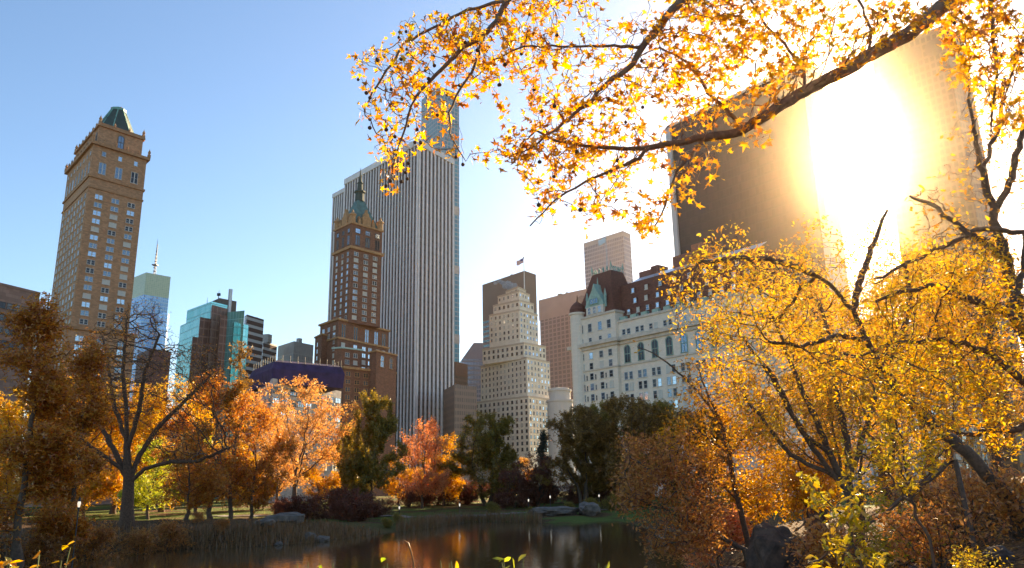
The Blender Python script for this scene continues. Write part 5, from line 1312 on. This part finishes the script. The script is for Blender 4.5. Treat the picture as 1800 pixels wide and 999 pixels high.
hill_tree('yellow_bush', 'yellow bush behind the boulder at the water', [([(1345, 960), (1335, 915), (1330, 870)], [.06, .05, .03], 0), ([(1345, 950), (1300, 900), (1290, 870)], [.05, .04, .02], 1.0)],
    56, [(1320, 880, 40), (1295, 910, 40), (1350, 860, 40), (1290, 860, 35)], 260, 2, 108, BARK, GOLD, 3200, .28, spread_=.3, rtip=.01, step=.3, kill=.4, infl=6, cat='shrub')
hill_tree('amber_bush', 'tall amber bush filling the gap right of the boulder', [([(1420, 900), (1415, 850), (1400, 800)], [.07, .05, .03], 0), ([(1420, 890), (1450, 840), (1455, 800)], [.05, .04, .02], 1.0), ([(1420, 890), (1390, 850), (1375, 820)], [.05, .04, .02], -1.0)],
    50, [(1400, 850, 40), (1440, 850, 40), (1380, 820, 35), (1450, 800, 35), (1410, 800, 35), (1390, 880, 30)], 360, 2, 112, BARK, GOLD, 4200, .26, spread_=.3, rtip=.01, step=.3, kill=.4, infl=6, cat='shrub')
# more trees up the slope behind
for i, (px, py, Y, k, lab) in enumerate([(1440, 500, 58, 'yellow_hill', 'yellow tree deep behind the slender leaning stems'), (1560, 470, 62, 'gold_hill', 'gold tree behind the thick leaning trunk'), (1660, 430, 55, 'yellow_hill', 'yellow tree up the slope behind the arching boughs'),
                                        (1770, 460, 48, 'gold_hill', 'gold tree up the slope at the right edge'), (1420, 660, 66, 'gold_hill', 'gold tree low behind the slender leaning stems'),
                                        (1500, 600, 44, 'gold_hill', 'low gold tree behind the boulder'), (1620, 620, 38, 'yellow_hill', 'low yellow tree beyond the leaning trunk'), (1740, 640, 34, 'gold_hill', 'low gold tree at the right edge under the arching boughs')]):
    px_tree(k, px, py, Y, lab, i * 1.3, sxy=1.1)
# boulder and small rocks
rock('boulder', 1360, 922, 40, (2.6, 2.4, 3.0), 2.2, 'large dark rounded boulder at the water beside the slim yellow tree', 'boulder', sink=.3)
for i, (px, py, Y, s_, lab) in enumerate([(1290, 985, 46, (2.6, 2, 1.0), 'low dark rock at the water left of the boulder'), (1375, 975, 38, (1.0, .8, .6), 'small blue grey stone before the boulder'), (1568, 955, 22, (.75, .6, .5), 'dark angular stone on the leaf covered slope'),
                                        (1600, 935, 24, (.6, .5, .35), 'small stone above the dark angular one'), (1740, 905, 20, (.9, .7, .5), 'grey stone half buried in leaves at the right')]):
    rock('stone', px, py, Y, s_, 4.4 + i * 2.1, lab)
# fallen boughs on the slope
hill_tree('fallen_branch', 'dark fallen branch lying on the leaf covered slope', [([(1690, 800), (1620, 850), (1560, 900), (1520, 925)], [.07, .07, .05, .03], 0), ([(1620, 850), (1580, 850), (1550, 860)], [.03, .02, .01], .5)], 22, [], 0, 1, 109, BARK, YELL, 0, .1, cat='branch')
# fallen leaves over the near slope
LIT = leaf_mat('fallen_leaf', [(0.12, 0.05, 0.015), (0.26, 0.12, 0.03), (0.40, 0.22, 0.05), (0.20, 0.12, 0.07)], .15)
X = rng.uniform(3, 34, 30000); Y = rng.uniform(7, 46, 30000); k = (rng.random(30000) < np.clip(14 / Y, .2, 1)) & (seg_sd(X, Y, POND) > .3) & (X > Y * .2)
lp = np.column_stack([X, Y, gz(X, Y) + .02])[k]; LV, LF = leaves(lp, .13, OVAL, rng, .9)
tag(link_mesh('fallen_leaves', np_mesh('fallen_leaves', LV, [LF], [LIT])), 'brown fallen leaves covering the slope on the right', 'leaves', kind='stuff')
# undergrowth on the slope
M('weed_bush', 1.6, 2.2, .02, .03, 'round', 61, 1500, .10, SAPL, BARK, 1.2, multi=5, rtip=.005, natt=160, spread_=.1, tmpl=OVAL)
M('rust_weed', 1.4, 2.2, .02, .03, 'round', 62, 1400, .10, RUSTB, BARK, 1.2, multi=5, rtip=.005, natt=160, spread_=.1, tmpl=OVAL)
for i, (px, py, Y, k, lab) in enumerate([(1700, 965, 13, 'weed_bush', 'yellow green undergrowth at the bottom right'), (1640, 880, 20, 'rust_weed', 'rusty undergrowth below the leaning trunk'), 
                                        (1460, 905, 26, 'rust_weed', 'rusty undergrowth right of the boulder'), (1420, 940, 30, 'rust_weed', 'low rusty undergrowth at the boulder foot'), (1580, 870, 26, 'weed_bush', 'yellow undergrowth behind the fallen branch'), (1700, 835, 27, 'rust_weed', 'rusty undergrowth on the crest left of the leaning trunk base'), (1660, 838, 32, 'rust_weed', 'rusty undergrowth on the crest behind the fallen branch'), (1735, 815, 30, 'rust_weed', 'rusty undergrowth on the crest above the leaning trunk'), (1775, 820, 24, 'rust_weed', 'rusty undergrowth on the crest at the right edge'), (1620, 845, 30, 'rust_weed', 'rusty undergrowth on the crest behind the sapling sprays')]):
    px_tree(k, px, py, Y, lab, i * 1.1, name='undergrowth', cat='shrub')
# near sapling spraying yellow leaves in front of the slope
hill_tree('sapling', 'near sapling with sprays of yellow leaves in front of the slope', [
    ([(1560, 1130), (1530, 1040), (1500, 960), (1475, 900), (1440, 865), (1410, 840)], [.03, .025, .018, .014, .01, .006], 0),
    ([(1500, 960), (1440, 985), (1420, 990)], [.012, .008, .005], -.3), ([(1530, 1040), (1540, 985), (1500, 975)], [.012, .008, .005], .3), ([(1475, 900), (1500, 880)], [.01, .005], .3)],
    9, [(1440, 880, 28), (1420, 850, 22), (1480, 920, 30), (1500, 895, 24), (1500, 970, 34), (1450, 985, 36), (1530, 990, 30), (1460, 945, 24)], 160, .5, 110, BARK, SAPL, 420, .095, spread_=.035, rtip=.0022, rthr=3, step=.07, kill=.1, infl=1.2, flat=.6)
hill_tree('slope_sapling', 'mid distance sapling with horizontal sprays of yellow leaves under the leaning trunk', [
    ([(1640, 960), (1600, 880), (1560, 830), (1520, 800), (1480, 780)], [.04, .035, .025, .018, .008], 0), ([(1600, 880), (1580, 800), (1560, 740)], [.02, .015, .006], .5), ([(1600, 880), (1640, 820), (1660, 790)], [.02, .012, .006], .5)],
    15, [(1530, 800, 45), (1580, 790, 45), (1560, 750, 35), (1640, 800, 40), (1500, 840, 35), (1600, 840, 35)], 260, 1.2, 111, BARK, SAPL, 900, .11, spread_=.06, rtip=.004, step=.12, kill=.16, infl=2, flat=.7)

# ------------------------------------------------------------------ overhanging plane tree in front
rng2 = np.random.default_rng(5); sk = Skel()
trunk_b = np.array([8.6, 8.2, 0.0]); trunk_b[2] = gz1(8.6, 8.2)
i0 = sk.line([trunk_b - (0, 0, .4), trunk_b + (0.05, 0, 1.0), trunk_b + (-.1, .1, 4.0), atY(2080, -190, 8.6)], [.36, .30, .26, .22], step=.2, wob=.015, rng=rng2)
main = limb_px(sk, [(1800, -78), (1668, 2), (1600, 58), (1530, 97), (1480, 127), (1400, 168), (1345, 205), (1300, 232), (1240, 243), (1151, 258), (1096, 262), (1041, 259), (978, 248), (940, 228)],
               [8.4, 8.2, 8.0, 7.9, 7.8, 7.7, 7.6, 7.5, 7.4, 7.2, 7.1, 7.0, 6.9, 6.9], [.14, .092, .084, .076, .069, .062, .055, .049, .041, .029, .022, .017, .013, .01, .006], i0[-1], .1, rng2, .006)
def near(px, py, Y): 
    p0 = atY(px, py, Y); return int(np.argmin([np.linalg.norm(q - p0) for q in sk.P]))
def sub(start, pts, Y, rad): return limb_px(sk, pts, Y, rad, start, .09, rng2, .008)
l2 = sub(i0[-1], [(1700, -210), (1350, -130), (1250, -60), (1197, 0), (1168, 34), (1130, 82), (1113, 113), (1062, 153), (1020, 191), (978, 229), (930, 262)], [8.2, 7.6, 7.3, 7.1, 7.0, 6.9, 6.85, 6.8, 6.7, 6.6, 6.5], [.11, .085, .06, .048, .04, .034, .028, .024, .018, .013, .008, .005])
sub(near(1130, 82, 6.9), [(1080, 80), (1020, 82), (970, 80), (920, 82), (869, 105), (830, 140)], 6.7, [.018, .016, .014, .012, .010, .007, .004])
l3 = sub(near(1350, -130, 7.6), [(1050, -110), (930, -60), (894, 0), (873, 38), (852, 61), (810, 86), (777, 122), (743, 155), (722, 189), (709, 235), (690, 294)], [7.4, 7.2, 7.0, 6.95, 6.9, 6.85, 6.8, 6.75, 6.7, 6.7, 6.7], [.06, .045, .034, .030, .027, .024, .020, .016, .013, .010, .007, .004])
sub(near(894, 0, 7.0), [(860, 8), (820, 18), (768, 46), (709, 76), (697, 101), (671, 139), (640, 190)], 7.3, [.018, .015, .013, .011, .009, .008, .006, .003])
sub(near(852, 61, 6.9), [(835, 113), (810, 155), (789, 198), (791, 235), (805, 262), (819, 284)], 6.6, [.014, .012, .010, .008, .007, .005, .003])
sub(near(1151, 258, 7.2), [(1100, 290), (1046, 312), (978, 350), (932, 397)], 7.0, [.02, .015, .011, .008, .003])
sub(near(1300, 232, 7.5), [(1294, 210), (1244, 164), (1215, 113), (1160, 84)], 7.7, [.028, .024, .020, .015, .008])
sub(near(1412, 165, 7.7), [(1412, 122), (1379, 76), (1341, 38), (1310, -20)], 7.9, [.022, .02, .017, .014, .010])
sub(near(1240, 243, 7.4), [(1190, 300), (1170, 360), (1150, 400)], 7.2, [.015, .011, .007, .003])
sub(near(1530, 97, 7.9), [(1530, 50), (1500, -20)], 8.1, [.02, .018, .012])
sub(i0[-1], [(1850, -60), (1740, 0), (1745, 60), (1752, 120), (1745, 190), (1740, 240)], [8.2, 7.6, 7.5, 7.4, 7.4, 7.4], [.04, .028, .02, .015, .011, .007, .003])
sub(i0[-1], [(1900, -40), (1830, 30), (1790, 90), (1770, 160)], [8.3, 8.0, 7.9, 7.8], [.03, .022, .018, .012, .004])
CIRC = [(680, 130, 50), (720, 200, 65), (700, 262, 50), (690, 310, 32), (760, 100, 65), (800, 60, 55), (760, 185, 32, .7), (795, 225, 20, .5), (855, 60, 55), (905, 30, 60), (930, 100, 50), (845, 125, 40), (740, 60, 40), (650, 110, 35, .5), (650, 200, 28, .6), (815, 280, 14),
        (1000, 50, 75), (1000, 140, 75), (965, 220, 65), (905, 250, 42), (1060, 220, 75), (1040, 310, 65), (960, 305, 55), (1100, 120, 85), (1150, 200, 80), (1130, 300, 60), (1180, 40, 70), (1250, 60, 80), (1230, 160, 65), (1300, 40, 80), (1330, 120, 60), (1400, 60, 70),
        (1480, 40, 70), (1560, 20, 50), (955, 375, 28), (1060, 360, 35), (1130, 370, 32), (1240, 275, 40), (1200, 325, 35), (1380, 100, 60), (1720, 60, 60), (1785, 120, 45), (1690, 20, 40), (1790, 40, 45), (1735, 140, 36), (1150, 410, 14), (1340, 250, 30, .5), (1450, 80, 60), (1520, 30, 60), (1600, 10, 45), (1420, 30, 60), (1720, 20, 60), (1700, 110, 50), (1760, 200, 45), (1790, 200, 40), (1680, 70, 40)]
sk.grow(att_px(CIRC, 2900, 6.3, 8.3, rng2), .075, 1.1, .085, rng2, 70, (-.03, 0, -.04), .22, 6800)
sk.radii(.0024, 2.25, .36)
V, F = sk.tubes(); po = empty('plane_tree', trunk_b, 'near plane tree hanging lobed golden leaves on dark limbs across the top', 'tree')
link_mesh('trunk', np_mesh('trunk', V - trunk_b, [F], [BARKW], smooth=True), po)
PLANE = leaf_mat('plane_leaves', [(0.34, 0.09, 0.01), (0.72, 0.28, 0.008), (0.86, 0.44, 0.01), (0.88, 0.54, 0.015), (0.80, 0.36, 0.01), (0.60, 0.18, 0.012)], .68)
tipn = np.where(sk.r <= .0062)[0]; Pn = np.array(sk.P)
_f = Pn[tipn] * 2.6; _w = np.clip(.8 + .7 * np.sin(_f[:, 0] + 1.3 * np.sin(_f[:, 2])) * np.sin(_f[:, 2] * 1.2 + .7) + .3 * np.sin(_f[:, 1] * 2), .08, None); pk = rng2.choice(tipn, 7400, p=_w / _w.sum()); lpos = Pn[pk] + rng2.normal(0, .045, (7400, 3)) + np.array([0, 0, -.02])
LV, LF = leaves(lpos[:4400], .108, LOBED, rng2, .25, .45); LV2, LF2 = leaves(lpos[4400:], .10, LOBED_CURLED, rng2, .2, .45); LF = np.concatenate([LF, LF2 + len(LV)]); LV = np.concatenate([LV, LV2])
link_mesh('crown', np_mesh('crown', LV - trunk_b, [LF], [PLANE]), po)
BALL = plain('seed_ball', (0.10, 0.055, 0.03), .9, var=.5, scale=200, bump=.8)
bm_b = MB(); bm_b.lathe((0, 0, 0), [(.0022, .11), (.002, .02)], 4); bm_b.lathe((0, 0, 0), [(0, -.019), (.0095, -.0165), (.0165, -.0095), (.019, 0), (.0165, .0095), (.0095, .0165), (0, .019)], 9)
bob = bm_b.build('seed_ball', BALL)
meb = bob.data; bpy.data.objects.remove(bob)
tips = [i for i in tipn if sk.kids[i] <= 1]
tips = [i for i in tips if atY(900, 300, 7) is not None]
# most of the hanging fruit is on the left and lower sprays
wt = np.array([max(.08, 1.6 - (Pn[i][0] + 1.6) * .55) for i in tips]); pk = rng2.choice(tips, 96, replace=False, p=wt / wt.sum())
for i in pk:
    o = bpy.data.objects.new('seed_ball', meb); COL.objects.link(o); o.parent = po
    o.location = tuple(Pn[i] - trunk_b + np.array([0, 0, -.11]) + rng2.normal(0, .012, 3)); o.rotation_euler = (rng2.normal(0, .15), rng2.normal(0, .15), 0); s_ = rng2.uniform(.85, 1.15); o.scale = (s_, s_, 1)

# ------------------------------------------------------------------ weeds just below the camera
WEED = leaf_mat('fresh_weed_leaf', [(0.22, 0.34, 0.02), (0.42, 0.50, 0.03), (0.60, 0.55, 0.05)], .6)
def weed(px, py, Y, w_, n, lmat, label, seed, ls=.06):
    rg = np.random.default_rng(seed); sk = Skel(); top = atY(px, py, Y); g = gz1(top[0], Y); b0 = np.array([top[0], Y, g])
    for k in range(4):
        e = top + rg.normal(0, w_, 3) * (1, .6, .25); sk.line([b0 - (0, 0, .05), lerp(b0, e, .5) + rg.normal(0, .03, 3), e], [.006, .004, .002], step=.05, wob=.004, rng=rg)
    sk.radii(.0015, 2.3, .006); V, F = sk.tubes(); P_ = np.array(sk.P); c = np.where(P_[:, 2] > lerp(b0, top, .45)[2])[0]
    o = empty('weed', b0, label, 'weed', None); link_mesh('stem', np_mesh('stem', V - b0, [F], [GREENSTEM], smooth=True), o)
    ii = rg.choice(c, n); LV, LF = leaves(P_[ii] + rg.normal(0, .02, (n, 3)), ls, OVAL, rg, .6); link_mesh('foliage', np_mesh('foliage', LV - b0, [LF], [lmat]), o)
GREENSTEM = plain('green_stem', (0.14, 0.17, 0.04), .7)
weed(912, 984, 4.2, .07, 60, WEED, 'fresh green weed at the bottom middle of the picture', 1); weed(798, 988, 4.0, .04, 22, SAPL, 'yellow weed sprig before the golden reflection', 2); weed(556, 990, 4.2, .05, 26, WEED, 'small green weed below the left bank rocks', 3)
weed(690, 996, 4.2, .04, 14, WEED, 'tiny green weed left of the curved reed stalk', 4); weed(1045, 996, 4.2, .05, 18, WEED, 'tiny green weed right of the fresh green one', 5)
weed(70, 972, 3.6, .06, 60, YELL, 'bright yellow leafy spray in the bottom left corner', 6, .05); weed(15, 984, 3.6, .08, 80, YELL, 'bright yellow leafy clump at the extreme bottom left', 7, .05)
sk = Skel(); q = [atY(725, 1060, 5), atY(727, 990, 5), atY(722, 968, 5), atY(718, 955, 5), atY(708, 949, 5), atY(700, 953, 5)]; q[0][2] = gz1(q[0][0], 5) - .05
sk.line(q, [.008, .006, .005, .004, .003, .002], step=.04); sk.radii(.002, 2.3, .01); V, F = sk.tubes(); b0 = q[0]
tag(link_mesh('reed_stalk', np_mesh('reed_stalk', V - b0, [F], [REED], smooth=True), None, b0), 'single pale dry reed stalk hooked over at its tip', 'reed')

# ------------------------------------------------------------------ haze
m, t, p = new_mat('haze'); t.nodes.remove(p)
pv = nd(t, 'ShaderNodeVolumePrincipled'); pv.inputs['Density'].default_value = HAZE_D; pv.inputs['Anisotropy'].default_value = HAZE_G
pv.inputs['Color'].default_value = HAZE_C
t.links.new(pv.outputs[0], t.nodes['Material Output'].inputs['Volume'])
hz = MB(); hz.box((gx[0] - 5, gy[0] - 5, -2.5), (gx[-1] - gx[0] + 10, 0, 0), (0, gy[-1] - gy[0] + 10, 0), (0, 0, 462))
hzo = tag(hz.build('haze', m), kind='stuff')
